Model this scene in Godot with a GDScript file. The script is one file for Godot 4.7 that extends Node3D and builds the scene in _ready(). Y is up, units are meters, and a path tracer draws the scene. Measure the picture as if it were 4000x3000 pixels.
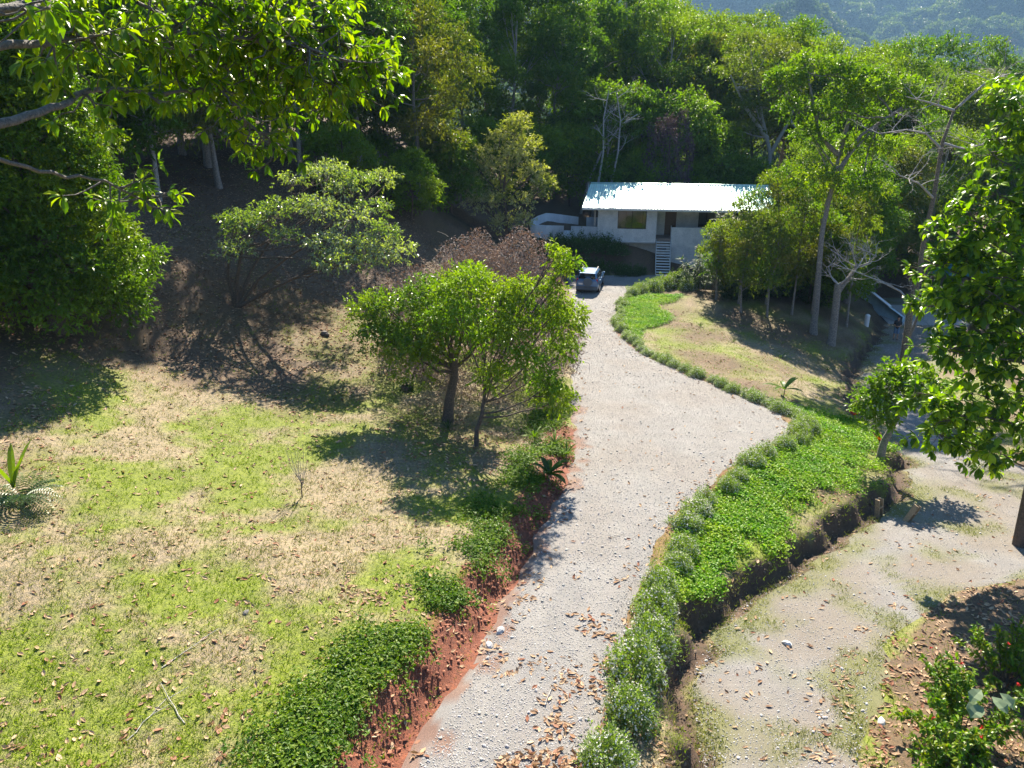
extends Node3D

const CAM := Vector3(0, 12, 0)
var rng := RandomNumberGenerator.new()
var nz := FastNoiseLite.new()
var nf := FastNoiseLite.new()
var taken := {}
var M := {}


# ---------------------------------------------------------------- containers
class Leaves:
	var v := PackedVector3Array()
	var c := PackedColorArray()
	var ix := PackedInt32Array()

	func leaf(p: Vector3, d: Vector3, n: Vector3, l: float, w: float, col: Color) -> void:
		var s := d.cross(n).normalized() * (w * 0.5)
		var m := p + d * (l * 0.45) + n * (w * 0.14)
		var i := v.size()
		v.append(p)
		v.append(m + s)
		v.append(p + d * l - n * (l * 0.14))
		v.append(m - s)
		c.append(col); c.append(col); c.append(col); c.append(col)
		ix.append(i); ix.append(i + 1); ix.append(i + 2)
		ix.append(i); ix.append(i + 2); ix.append(i + 3)

	func blade(p: Vector3, d: Vector3, s: Vector3, l: float, w: float, col: Color) -> void:
		var i := v.size()
		v.append(p - s * w * 0.5); v.append(p + s * w * 0.5); v.append(p + d * l)
		c.append(col); c.append(col); c.append(col)
		ix.append(i); ix.append(i + 1); ix.append(i + 2)

	# a long strap leaf in four bent segments
	func strap(p: Vector3, d: Vector3, l: float, w: float, droop: float, col: Color) -> void:
		var s := d.cross(Vector3.UP).normalized()
		if s.length() < 0.1:
			s = Vector3.RIGHT
		var q := p
		var dir := d
		var i := v.size()
		for k in 6:
			var f := k / 5.0
			var ww := w * 0.5 * (0.55 + 1.4 * f) * (1.0 - pow(f, 3.0)) + 0.001
			var up := s.cross(dir).normalized() * ww * 0.35
			v.append(q - s * ww + up); v.append(q); v.append(q + s * ww + up)
			c.append(col); c.append(col); c.append(col)
			if k < 5:
				var b := i + k * 3
				for t in [[0, 1, 3], [1, 4, 3], [1, 2, 4], [2, 5, 4]]:
					ix.append(b + t[0]); ix.append(b + t[1]); ix.append(b + t[2])
			q += dir * (l / 5.0)
			dir = (dir + Vector3.DOWN * droop * 0.32 * (0.4 + f)).normalized()

	# broad leaf with a midrib, six triangles
	func broad(t: Transform3D, col: Color) -> void:
		var i := v.size()
		for q in [Vector3(0, 0, 0), Vector3(-0.36, 0.07, 0.32), Vector3(0, 0.02, 0.36), Vector3(0.36, 0.07, 0.32), Vector3(-0.42, 0.05, 0.68), Vector3(0, -0.03, 0.7), Vector3(0.42, 0.05, 0.68), Vector3(0, -0.17, 1.0)]:
			v.append(t * q)
			c.append(col)
		for k in [0, 1, 2, 0, 2, 3, 1, 4, 5, 1, 5, 2, 2, 5, 6, 2, 6, 3, 4, 7, 5, 5, 7, 6]:
			ix.append(i + k)

	func mesh(mat: Material) -> ArrayMesh:
		var a := []
		a.resize(Mesh.ARRAY_MAX)
		a[Mesh.ARRAY_VERTEX] = v
		a[Mesh.ARRAY_COLOR] = c
		a[Mesh.ARRAY_INDEX] = ix
		var m := ArrayMesh.new()
		m.add_surface_from_arrays(Mesh.PRIMITIVE_TRIANGLES, a)
		m.surface_set_material(0, mat)
		return m


class Solid:
	var v := PackedVector3Array()
	var n := PackedVector3Array()
	var c := PackedColorArray()
	var ix := PackedInt32Array()

	func tube(pts: Array, rad: Array, sides := 7, col := Color.WHITE) -> void:
		var base := v.size()
		var ref := Vector3(0.31, 0.2, 0.93).normalized()
		for k in pts.size():
			var d: Vector3 = (pts[mini(k + 1, pts.size() - 1)] - pts[maxi(k - 1, 0)]).normalized()
			var s := d.cross(ref).normalized()
			var t := d.cross(s)
			for j in sides:
				var a := TAU * j / sides
				var o := s * cos(a) + t * sin(a)
				v.append(pts[k] + o * rad[k])
				n.append(o)
				c.append(col)
		for k in pts.size() - 1:
			for j in sides:
				var a0 := base + k * sides + j
				var a1 := base + k * sides + (j + 1) % sides
				ix.append_array([a0, a0 + sides, a1, a1, a0 + sides, a1 + sides])
		var e := v.size()
		v.append(pts[-1]); n.append((pts[-1] - pts[-2]).normalized()); c.append(col)
		for j in sides:
			ix.append_array([e, base + (pts.size() - 1) * sides + (j + 1) % sides, base + (pts.size() - 1) * sides + j])

	func mesh(mat: Material, colored := false) -> ArrayMesh:
		var a := []
		a.resize(Mesh.ARRAY_MAX)
		a[Mesh.ARRAY_VERTEX] = v
		a[Mesh.ARRAY_NORMAL] = n
		if colored:
			a[Mesh.ARRAY_COLOR] = c
		a[Mesh.ARRAY_INDEX] = ix
		var m := ArrayMesh.new()
		m.add_surface_from_arrays(Mesh.PRIMITIVE_TRIANGLES, a)
		m.surface_set_material(0, mat)
		return m


# ---------------------------------------------------------------- small helpers
func numbered(called: String) -> String:
	var k: int = taken.get(called, 0)
	taken[called] = k + 1
	return called if k == 0 else "%s_%03d" % [called, k]


func tag(o: Node, label: String, category: String, group := "", kind := "") -> Node:
	if label: o.set_meta("label", label)
	if category: o.set_meta("category", category)
	if group: o.set_meta("group", group)
	if kind: o.set_meta("kind", kind)
	return o


func thing(called: String, label: String, category: String, at := Vector3.ZERO, turn := 0.0, group := "") -> Node3D:
	var o := Node3D.new()
	o.name = numbered(called)
	add_child(o)
	o.position = at
	o.rotation.y = turn
	tag(o, label, category, group)
	return o


func part(parent: Node, called: String, m: Mesh, mat: Material = null, at := Vector3.ZERO) -> MeshInstance3D:
	var o := MeshInstance3D.new()
	o.name = called
	o.mesh = m
	if mat: o.material_override = mat
	o.position = at
	parent.add_child(o, true)
	return o


func box(parent: Node, called: String, lo: Vector3, hi: Vector3, mat: Material) -> MeshInstance3D:
	var b := BoxMesh.new()
	b.size = (hi - lo).abs()
	return part(parent, called, b, mat, (lo + hi) * 0.5)


func structure(called: String, m: Mesh, mat: Material = null) -> MeshInstance3D:
	var o := part(self, numbered(called), m, mat)
	o.set_meta("kind", "structure")
	return o


func copy(proto: Node3D, at: Vector3, turn: float, size: float, label := "", group := "", called := "") -> Node3D:
	var r: Node3D = proto.duplicate()
	r.name = numbered(called if called else String(proto.name))
	add_child(r)
	r.position = at
	r.rotation = Vector3(0, turn, 0)
	r.scale = Vector3.ONE * size
	if label: r.set_meta("label", label)
	if group: r.set_meta("group", group)
	return r


func proto(called: String, label: String, category: String, group := "") -> Node3D:
	var o := Node3D.new()
	o.name = called
	tag(o, label, category, group)
	return o


func scatter(called: String, m: Mesh, xf: Array, cols: Array, mat: Material, parent: Node = self) -> MultiMeshInstance3D:
	var mm := MultiMesh.new()
	mm.transform_format = MultiMesh.TRANSFORM_3D
	mm.use_colors = true
	mm.mesh = m
	mm.instance_count = xf.size()
	for i in xf.size():
		mm.set_instance_transform(i, xf[i])
		mm.set_instance_color(i, cols[i])
	var o := MultiMeshInstance3D.new()
	o.name = called if parent != self else numbered(called)
	o.multimesh = mm
	o.material_override = mat
	o.set_meta("kind", "stuff")
	parent.add_child(o, true)
	return o


func r01() -> float:
	return rng.randf()


func rr(a: float, b: float) -> float:
	return rng.randf_range(a, b)


func ru() -> Vector3:
	var y := rng.randf_range(-1.0, 1.0)
	var a := rng.randf() * TAU
	var q := sqrt(1.0 - y * y)
	return Vector3(q * cos(a), y, q * sin(a))


func lin(table: Array, z: float) -> float:
	for i in table.size() - 1:
		if z >= table[i + 1][0]:
			return lerpf(table[i][1], table[i + 1][1], clampf((table[i][0] - z) / (table[i][0] - table[i + 1][0]), 0, 1))
	return table[-1][1]


func tone(a: Color, b: Color, t: float) -> Color:
	return a.lerp(b, t)


# ---------------------------------------------------------------- materials
func noise_bytes(size: int, freq: float, seed_: int, oct := 3, kind := FastNoiseLite.TYPE_SIMPLEX_SMOOTH) -> PackedByteArray:
	var n := FastNoiseLite.new()
	n.noise_type = kind
	n.frequency = freq
	n.seed = seed_
	n.fractal_octaves = oct
	var im := n.get_seamless_image(size, size)
	im.convert(Image.FORMAT_L8)
	return im.get_data()


func grain(size: int, lo: float, hi: float, freqs: Array, seed_: int, warm := 0.0, kind := FastNoiseLite.TYPE_SIMPLEX_SMOOTH) -> ImageTexture:
	var a := noise_bytes(size, freqs[0], seed_, 3, kind)
	var b := noise_bytes(size, freqs[1], seed_ + 7, 2, kind)
	var d := PackedByteArray()
	d.resize(size * size * 3)
	for i in size * size:
		var t := (a[i] * 0.55 + b[i] * 0.45) / 255.0
		t = clampf((t - 0.5) * 1.9 + 0.5, 0, 1)
		var k := lerpf(lo, hi, t) * 255.0
		var w := (a[i] / 255.0 - 0.5) * warm * 255.0
		d[i * 3] = int(clampf(k + w, 0, 255))
		d[i * 3 + 1] = int(clampf(k, 0, 255))
		d[i * 3 + 2] = int(clampf(k - w, 0, 255))
	return ImageTexture.create_from_image(Image.create_from_data(size, size, false, Image.FORMAT_RGB8, d))


func bumps(size: int, freq: float, seed_: int, strength: float, kind := FastNoiseLite.TYPE_SIMPLEX_SMOOTH) -> ImageTexture:
	var im := Image.create_from_data(size, size, false, Image.FORMAT_L8, noise_bytes(size, freq, seed_, 3, kind))
	im.convert(Image.FORMAT_RGBA8)
	im.bump_map_to_normal_map(strength)
	return ImageTexture.create_from_image(im)


func flat(c: Color, rough := 0.8, metal := 0.0) -> StandardMaterial3D:
	var m := StandardMaterial3D.new()
	m.albedo_color = c.linear_to_srgb()
	m.roughness = rough
	m.metallic = metal
	return m


func textured(c: Color, rough: float, tex: Texture2D, size: float, bump: Texture2D = null, bs := 1.0) -> StandardMaterial3D:
	var m := flat(c, rough)
	m.albedo_texture = tex
	m.uv1_triplanar = true
	m.uv1_world_triplanar = true
	m.uv1_scale = Vector3.ONE / size
	if bump:
		m.normal_enabled = true
		m.normal_texture = bump
		m.normal_scale = bs
	return m


func leafy(rough := 0.5, glow := Color(0.93, 1.0, 0.2), colored := true) -> StandardMaterial3D:
	var m := StandardMaterial3D.new()
	m.vertex_color_use_as_albedo = colored
	m.roughness = rough
	m.metallic_specular = 0.36
	m.backlight_enabled = true
	m.backlight = glow
	m.cull_mode = BaseMaterial3D.CULL_DISABLED
	return m


func make_materials() -> void:
	var t_bark := grain(256, 0.6, 1.0, [0.03, 0.11], 3, 0.06)
	var b_bark := bumps(256, 0.06, 5, 6.0)
	var t_soil := grain(512, 0.66, 1.0, [0.02, 0.13], 11, 0.05)
	var b_soil := bumps(512, 0.07, 12, 7.0)
	var t_grit := grain(512, 0.62, 1.0, [0.09, 0.26], 21, 0.04)
	var b_grit := bumps(512, 0.16, 22, 6.0)
	var t_wall := grain(256, 0.86, 1.0, [0.01, 0.06], 31, 0.02)
	M.bark_grey = textured(Color(0.34, 0.31, 0.28), 0.9, t_bark, 0.9, b_bark)
	M.bark_pale = textured(Color(0.54, 0.51, 0.47), 0.85, t_bark, 0.8, b_bark)
	M.bark_dark = textured(Color(0.17, 0.125, 0.095), 0.9, t_bark, 0.7, b_bark)
	M.bark_limb = textured(Color(0.20, 0.18, 0.16), 0.9, t_bark, 0.6, b_bark)
	M.bark_spot = textured(Color(0.36, 0.30, 0.22), 0.9, grain(256, 0.3, 1.0, [0.05, 0.08], 41, 0.1), 0.9, b_bark)
	M.ground = textured(Color.WHITE, 0.95, t_soil, 1.7, b_soil, 0.8)
	M.ground.vertex_color_use_as_albedo = true
	M.gravel = textured(Color.WHITE, 0.92, t_grit, 1.3, b_grit, 1.0)
	M.gravel.vertex_color_use_as_albedo = true
	M.leaf = leafy()
	M.leaf_gloss = leafy(0.34)
	M.leaf_matt = leafy(0.7, Color(0.7, 0.75, 0.35))
	M.dry = leafy(0.8, Color(0.45, 0.36, 0.22))
	M.stone = flat(Color(0.36, 0.35, 0.34), 0.85)
	M.stone.albedo_color = Color.WHITE
	M.stone.vertex_color_use_as_albedo = true
	M.flower = leafy(0.6, Color(0.6, 0.6, 0.55))
	M.wall = textured(Color(0.70, 0.71, 0.72), 0.75, t_wall, 2.5)
	M.footing = textured(Color(0.46, 0.44, 0.41), 0.85, t_wall, 1.4)
	M.concrete = textured(Color(0.42, 0.41, 0.39), 0.9, t_soil, 1.2)
	M.blue_paint = textured(Color(0.45, 0.60, 0.66), 0.7, t_wall, 1.8)
	M.trim = flat(Color(0.66, 0.68, 0.68), 0.5)
	M.roof = textured(Color(0.50, 0.72, 0.65), 0.46, t_wall, 2.0)
	M.roof.metallic = 0.5
	M.teal_roof = textured(Color(0.03, 0.22, 0.27), 0.4, t_wall, 1.5)
	M.frame = flat(Color(0.012, 0.012, 0.013), 0.5)
	M.wood = textured(Color(0.20, 0.11, 0.055), 0.6, t_bark, 0.6)
	M.raw_wood = textured(Color(0.50, 0.36, 0.21), 0.85, t_bark, 0.4)
	M.soffit = flat(Color(0.35, 0.34, 0.33), 0.8)
	M.tilefloor = textured(Color(0.38, 0.30, 0.25), 0.6, t_soil, 0.8)
	var g := StandardMaterial3D.new()
	g.albedo_color = Color(0.05, 0.06, 0.06, 0.35)
	g.transparency = BaseMaterial3D.TRANSPARENCY_ALPHA
	g.roughness = 0.03
	M.glass = g
	M.car = flat(Color(0.055, 0.15, 0.30), 0.35, 0.2)
	M.car.clearcoat_enabled = true
	M.car.clearcoat = 0.6
	M.car.clearcoat_roughness = 0.05
	M.car_glass = flat(Color(0.012, 0.014, 0.016), 0.05)
	M.tyre = flat(Color(0.015, 0.015, 0.015), 0.85)
	M.rim = flat(Color(0.42, 0.43, 0.44), 0.3, 0.8)
	M.plastic = flat(Color(0.022, 0.022, 0.024), 0.6)
	M.cover = flat(Color(0.065, 0.09, 0.115), 0.5)
	M.lamp_red = flat(Color(0.42, 0.015, 0.012), 0.12)
	M.plate = flat(Color(0.6, 0.6, 0.58), 0.5)
	M.pipe = flat(Color(0.7, 0.71, 0.72), 0.4)
	M.person = flat(Color.WHITE, 0.8)
	M.person.albedo_color = Color.WHITE
	M.person.vertex_color_use_as_albedo = true


# ---------------------------------------------------------------- terrain
var DL := [[-2.0, -5.2], [-8.0, -3.2], [-11.1, -2.1], [-13.2, -1.4], [-16.1, -0.5], [-20.0, 0.6], [-24.0, 1.8], [-27.5, 2.4], [-32.1, 2.7], [-39.6, 3.2], [-50.0, 4.0], [-60.1, 4.6], [-65.6, 4.6], [-70.0, 4.8]]
var DR := [[-2.0, -1.6], [-8.0, 0.3], [-11.1, 1.3], [-14.9, 2.6], [-18.1, 3.6], [-21.8, 5.1], [-25.8, 7.8], [-29.6, 11.4], [-31.1, 12.3], [-32.6, 12.4], [-34.2, 11.8], [-38.4, 9.6], [-43.3, 7.5], [-47.0, 6.9], [-50.0, 6.8], [-56.0, 7.9], [-60.0, 9.6], [-62.6, 11.4], [-65.0, 13.8], [-70.0, 14.5]]
var DH := [[-2.0, 0.55], [-11.1, 0.0], [-14.9, -0.4], [-18.1, -0.7], [-21.8, -1.0], [-25.8, -1.4], [-31.0, -1.9], [-34.2, -2.1], [-38.8, -2.36], [-43.3, -2.6], [-50.0, -2.9], [-56.0, -3.1], [-62.0, -3.28], [-70.0, -3.3]]
var RL := [[-2.0, 3.4], [-12.2, 3.6], [-15.4, 4.1], [-18.3, 6.0], [-22.1, 10.1], [-26.4, 14.7], [-30.3, 17.0], [-35.6, 17.4], [-41.7, 19.4], [-49.4, 23.2], [-57.6, 28.4], [-65.2, 32.0], [-72.0, 34.0]]
var RR := [[-2.0, 5.5], [-12.3, 7.3], [-14.7, 8.7], [-17.0, 10.2], [-19.4, 13.2], [-21.0, 18.0], [-27.5, 22.0], [-33.3, 21.6], [-41.7, 24.0], [-51.6, 30.5], [-60.4, 37.0], [-66.0, 40.0], [-72.0, 41.0]]
var RH := [[-2.0, -0.5], [-12.2, -1.2], [-15.4, -1.5], [-18.3, -1.9], [-22.1, -2.4], [-26.4, -2.9], [-30.3, -3.3], [-35.6, -3.9], [-41.7, -4.6], [-49.4, -5.3], [-57.6, -5.9], [-65.2, -6.2], [-75.0, -6.4]]
var land_pts := []
var land_w := []
const GX0 := -64.0
const GZ0 := -132.0
const GS := 2.0
const GNX := 70
const GNZ := 70
var land_grid := PackedFloat32Array()


func tps(r2: float) -> float:
	return 0.0 if r2 < 1e-6 else r2 * log(r2)


func solve_land() -> void:
	var p := []
	for a in [[-9, .8, -10.4], [-6.5, .9, -10.3], [-4.2, .9, -10.3], [-2.6, .4, -14], [-6.6, -.2, -21.6], [-2.7, -1, -29.8], [-1.4, -1, -27.3], [-12, 1.2, -15.4], [-15.1, 1.6, -20.6], [-16.2, 1.4, -32.1], [-13.7, 1.6, -37.7], [-18.2, 2.6, -29], [-17.3, 4.2, -44.6], [-13.3, 6, -56.6], [-8.1, 3.8, -61.1], [-5.5, 1, -58.9], [1.3, -1.4, -63.6], [-17, 4.6, -37.1], [-9.3, .5, -37], [14.4, -3.3, -51.3], [21.9, -4.6, -51.2], [15.5, -2.9, -29.5], [15.9, -3.4, -42.3], [13.3, -3.2, -58.5], [16, -3, -35.8], [4.5, -1.0, -15.5],
			[-45, 6, -10], [-45, 10, -60], [-25, 9, -75], [0, 2.0, -85], [10, -1.0, -76], [7.5, -1.1, -69.4], [2, -1.2, -69], [3, -2.0, -66.0], [11, -1.6, -68.6], [12.5, -3.2, -66.3], [20, -3.6, -67], [16, -3.4, -64], [24, -3.8, -69], [30, -5, -80], [45, -7, -75], [60, -8, -60], [42, -6, -48], [32, -4.2, -32], [26, -2.8, -22], [16, -1.4, -13], [10.5, -1.0, -9], [60, -6, -100], [20, -1, -100], [-10, 6, -100], [-40, 14, -100], [-1, -1.6, -38], [0.5, -2.2, -48], [-30, 3, -20], [-30, 5, 0], [20, -1, 0], [60, -4, -10], [27.5, -4.9, -62], [25, -4.2, -58], [9, -2.9, -50], [10.5, -2.8, -45], [-25, 0.5, -135], [30, -9, -135], [75, -9, -135]]:
		p.append(Vector3(a[0], a[1], a[2]))
	for a in [[-8.0, 0.95], [-11.1, .95], [-14.0, .85], [-17.0, .7], [-20.0, .5], [-24.0, .3], [-28.0, .12], [-34.0, .05], [-42.0, .1], [-50.0, .15], [-58.0, .3]]:
		p.append(Vector3(lin(DL, a[0]) - 1.3, lin(DH, a[0]) + a[1], a[0]))
	for z in [-8.0, -12.0, -15.0, -18.0, -22.0, -26.0, -31.0, -35.0, -40.0, -45.0, -50.0, -56.0, -61.0]:
		p.append(Vector3(lin(DR, z) + 0.3, lin(DH, z) - 0.03, z))
	for a in [[-12.2, .75], [-15.4, .6], [-18.3, .5], [-22.1, .5], [-26.4, .55], [-30.3, .45], [-35.6, .4], [-41.7, .4], [-49.4, .3], [-57.6, .15]]:
		p.append(Vector3(lin(RL, a[0]) - 0.7, lin(RH, a[0]) + a[1], a[0]))
	for z in [-14.0, -17.0, -20.0, -27.0, -33.0, -41.0, -50.0, -60.0]:
		p.append(Vector3(lin(RR, z) + 0.5, lin(RH, z) + 0.06, z))
	land_pts = p
	var n := p.size()
	var m := []
	for i in n + 3:
		var row := PackedFloat64Array()
		row.resize(n + 4)
		m.append(row)
	for i in n:
		for j in n:
			var dx: float = p[i].x - p[j].x
			var dz: float = p[i].z - p[j].z
			m[i][j] = tps(dx * dx + dz * dz)
		m[i][i] = 4.0
		m[i][n] = 1.0; m[i][n + 1] = p[i].x; m[i][n + 2] = p[i].z
		m[n][i] = 1.0; m[n + 1][i] = p[i].x; m[n + 2][i] = p[i].z
		m[i][n + 3] = p[i].y
	var s := n + 3
	for i in s:
		var best := i
		for k in range(i + 1, s):
			if absf(m[k][i]) > absf(m[best][i]): best = k
		var sw = m[i]; m[i] = m[best]; m[best] = sw
		var pr: PackedFloat64Array = m[i]
		var piv := pr[i]
		for k in range(i + 1, s):
			var row: PackedFloat64Array = m[k]
			var f := row[i] / piv
			if f != 0.0:
				for q in range(i, s + 1):
					row[q] -= f * pr[q]
				m[k] = row
	land_w.resize(s)
	for i in range(s - 1, -1, -1):
		var t: float = m[i][s]
		for k in range(i + 1, s):
			t -= m[i][k] * land_w[k]
		land_w[i] = t / m[i][i]
	land_grid.resize(GNX * GNZ)
	var px := PackedFloat32Array(); var pz := PackedFloat32Array(); var pw := PackedFloat64Array()
	for i in n:
		px.append(p[i].x); pz.append(p[i].z); pw.append(land_w[i])
	for gz in GNZ:
		for gx in GNX:
			var x := GX0 + gx * GS
			var z := GZ0 + gz * GS
			var h: float = land_w[n] + land_w[n + 1] * x + land_w[n + 2] * z
			for i in n:
				var dx := x - px[i]
				var dz := z - pz[i]
				var r2 := dx * dx + dz * dz
				if r2 > 1e-6: h += pw[i] * r2 * log(r2)
			land_grid[gz * GNX + gx] = h


func land(x: float, z: float) -> float:
	var fx := clampf((x - GX0) / GS, 0, GNX - 1.001)
	var fz := clampf((z - GZ0) / GS, 0, GNZ - 1.001)
	var i := int(fx)
	var j := int(fz)
	var a := fx - i
	var b := fz - j
	var k := j * GNX + i
	return lerpf(lerpf(land_grid[k], land_grid[k + 1], a), lerpf(land_grid[k + GNX], land_grid[k + GNX + 1], a), b)


# distance outside the drive (negative inside), with its side
func off_drive(x: float, z: float) -> Vector2:
	if z < -66.3:
		return Vector2(-66.3 - z, 1)
	var l := lin(DL, z) + nz.get_noise_2d(z * 9.0, 40) * 0.28
	var r := lin(DR, z) + nz.get_noise_2d(z * 9.0, 90) * 0.25
	var cl := 1.0 / sqrt(1.0 + pow(lin(DL, z - 0.5) - lin(DL, z + 0.5), 2.0))
	var cr := 1.0 / sqrt(1.0 + pow(lin(DR, z - 0.5) - lin(DR, z + 0.5), 2.0))
	var a := (l - x) * cl
	var b := (x - r) * cr
	return Vector2(a, -1) if a > b else Vector2(b, 1)


func off_road(x: float, z: float) -> Vector2:
	if z < -70.0:
		return Vector2(-70.0 - z, 1)
	var l := lin(RL, z) + nz.get_noise_2d(z * 12.0, 140) * 0.7
	var r := lin(RR, z) + nz.get_noise_2d(z * 9.0, 190) * 0.5
	var cl := 1.0 / sqrt(1.0 + pow(lin(RL, z - 0.5) - lin(RL, z + 0.5), 2.0))
	var cr := 1.0 / sqrt(1.0 + pow(lin(RR, z - 0.5) - lin(RR, z + 0.5), 2.0))
	var a := (l - x) * cl
	var b := (x - r) * cr
	return Vector2(a, -1) if a > b else Vector2(b, 1)


func sm(t: float) -> float:
	t = clampf(t, 0, 1)
	return t * t * (3 - 2 * t)


func height(x: float, z: float) -> float:
	var h := land(x, z)
	if z < -110 or absf(x) > 58:
		var far := clampf((-110 - z) / 60.0, 0, 1)
		h = lerpf(h, -14.0 + nz.get_noise_2d(x * 0.3, z * 0.3) * 6.0, sm(far))
	h += nz.get_noise_2d(x * 4.0, z * 4.0) * 0.12 + nf.get_noise_2d(x * 6.0, z * 6.0) * 0.04
	var d := off_drive(x, z)
	if d.x < 1.6:
		var b := lin(DH, z)
		var w := lerpf(0.5, 1.15, clampf((z + 29.0) / 7.0, 0, 1)) if d.y < 0 else 0.6
		if z < -64: w = 2.6
		if d.x <= 0:
			h = b - 0.05
		else:
			h = lerpf(b - 0.05, h, sm(d.x / w))
			if d.y < 0 and z > -30 and d.x < w:
				h += nf.get_noise_2d(x * 14.0, z * 14.0) * 0.16 * sin(PI * d.x / w)
			if d.y < 0 and z > -27:
				h -= 0.11 * exp(-pow((d.x - 0.18) / 0.16, 2.0))
	d = off_road(x, z)
	if d.x < 1.2:
		var b := lin(RH, z)
		var w := 0.5 if d.y < 0 else 0.9
		if d.x <= 0:
			var dl := -d.x if d.y < 0 else 9.0
			h = b - 0.05
			if dl < 0.55 and z > -45: h -= 0.14 * (1.0 - dl / 0.55) * (0.6 + nf.get_noise_2d(x * 12, z * 12))
		else:
			h = lerpf(b - (0.2 if d.y < 0 else 0.05), h, sm(d.x / w))
	return h


func axis(lo: float, hi: float, fine_lo: float, fine_hi: float, step: float, growth: float) -> PackedFloat32Array:
	var mid := PackedFloat32Array()
	var x := fine_lo
	while x <= fine_hi:
		mid.append(x)
		x += step
	var s := step
	var front := []
	x = fine_lo
	while x > lo:
		s *= growth
		x -= s
		front.append(x)
	front.reverse()
	var out := PackedFloat32Array(front)
	out.append_array(mid)
	s = step
	x = mid[-1]
	while x < hi:
		s *= growth
		x += s
		out.append(x)
	return out


# what lies on the land at a place: x green grass, y dry grass, z leaf litter and bare earth
func cover_at(x: float, z: float) -> Vector3:
	var a := nz.get_noise_2d(x * 3.0 + 40, z * 3.0) * 1.0 + nf.get_noise_2d(x * 5.0, z * 5.0 + 31) * 0.6 + nf.get_noise_2d(x * 19.0, z * 19.0 + 61) * 0.45
	var green := clampf(0.5 + a * 1.9, 0, 1)
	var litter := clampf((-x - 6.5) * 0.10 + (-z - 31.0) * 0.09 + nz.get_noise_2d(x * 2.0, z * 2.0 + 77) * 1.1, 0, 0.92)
	if x > 4.0:
		litter = clampf((0.2 if z > -33 else 0.42) + nz.get_noise_2d(x * 3.0, z * 3.0 + 77) * 1.3 + (-z - 40.0) * 0.012, 0, 0.88)
		green = clampf(0.62 + a * 1.2, 0, 1)
	elif x > -5.0 and z < -24.0 and z > -36.0:
		litter = clampf(0.62 - Vector2(x + 2.0, z + 27.5).length() * 0.12, 0, 0.7)
	if x > lin(RR, z) + 0.2 + nf.get_noise_2d(x * 9, z * 9) * 0.8 and z > -26: litter = 0.93
	if z < -66 or x > 34 or (x < -18 and z < -40):
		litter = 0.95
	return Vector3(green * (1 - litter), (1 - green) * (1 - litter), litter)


func build_ground() -> void:
	var xs := axis(-190, 230, -16.0, 27.0, 0.27, 1.09)
	var zs := axis(-330, 6, -44.0, -8.5, 0.27, 1.045)
	var nx := xs.size()
	var nzz := zs.size()
	var v := PackedVector3Array(); var c := PackedColorArray(); var ix := PackedInt32Array()
	for j in nzz:
		for i in nx:
			v.append(Vector3(xs[i], height(xs[i], zs[j]), zs[j]))
	var n := PackedVector3Array()
	for j in nzz:
		for i in nx:
			var k := j * nx + i
			var l := v[k - 1] if i > 0 else v[k]
			var r := v[k + 1] if i < nx - 1 else v[k]
			var u := v[k - nx] if j > 0 else v[k]
			var d := v[k + nx] if j < nzz - 1 else v[k]
			var nn := (d - u).cross(r - l).normalized()
			n.append(nn)
			var x := xs[i]
			var z := zs[j]
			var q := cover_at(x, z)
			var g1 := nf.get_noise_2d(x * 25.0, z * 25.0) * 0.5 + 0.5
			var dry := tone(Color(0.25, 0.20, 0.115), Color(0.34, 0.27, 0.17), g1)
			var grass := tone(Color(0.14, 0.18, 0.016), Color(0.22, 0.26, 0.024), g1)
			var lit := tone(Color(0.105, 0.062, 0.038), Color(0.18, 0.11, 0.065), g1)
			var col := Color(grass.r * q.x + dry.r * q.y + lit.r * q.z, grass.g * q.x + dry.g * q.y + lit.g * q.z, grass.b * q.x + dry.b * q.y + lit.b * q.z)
			var sd := off_drive(x, z)
			var sr := off_road(x, z)
			var red := tone(Color(0.16, 0.042, 0.02), Color(0.27, 0.09, 0.045), g1)
			if sd.x < 1.35 and sd.x > -0.4 and sd.y < 0 and z > -31:
				col = tone(col, red, sm((1.35 - sd.x) / 0.5))
			if sd.x < 0.5 and sd.y > 0 and z > -50:
				col = tone(col, red, 0.55 * sm((0.5 - sd.x) / 0.4))
			if sr.x < 0.6 and sr.x > -0.5 and sr.y < 0:
				col = tone(col, tone(Color(0.075, 0.048, 0.028), Color(0.12, 0.07, 0.04), g1), sm((0.6 - sr.x + nf.get_noise_2d(x * 22, z * 22) * 0.25) / 0.15) * sm((sr.x + 0.5) / 0.25))
			if x < 4.0 and x > -1 and z < -58 and z > -67:
				col = tone(col, red, 0.6)
			c.append(col)
	for j in nzz - 1:
		for i in nx - 1:
			var k := j * nx + i
			ix.append_array([k, k + 1, k + nx, k + 1, k + nx + 1, k + nx])
	structure("ground", surface(v, n, c, ix, M.ground))


func surface(v: PackedVector3Array, n: PackedVector3Array, c: PackedColorArray, ix: PackedInt32Array, mat: Material) -> ArrayMesh:
	var a := []
	a.resize(Mesh.ARRAY_MAX)
	a[Mesh.ARRAY_VERTEX] = v
	if n.size(): a[Mesh.ARRAY_NORMAL] = n
	if c.size(): a[Mesh.ARRAY_COLOR] = c
	a[Mesh.ARRAY_INDEX] = ix
	var m := ArrayMesh.new()
	m.add_surface_from_arrays(Mesh.PRIMITIVE_TRIANGLES, a)
	m.surface_set_material(0, mat)
	return m


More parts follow.
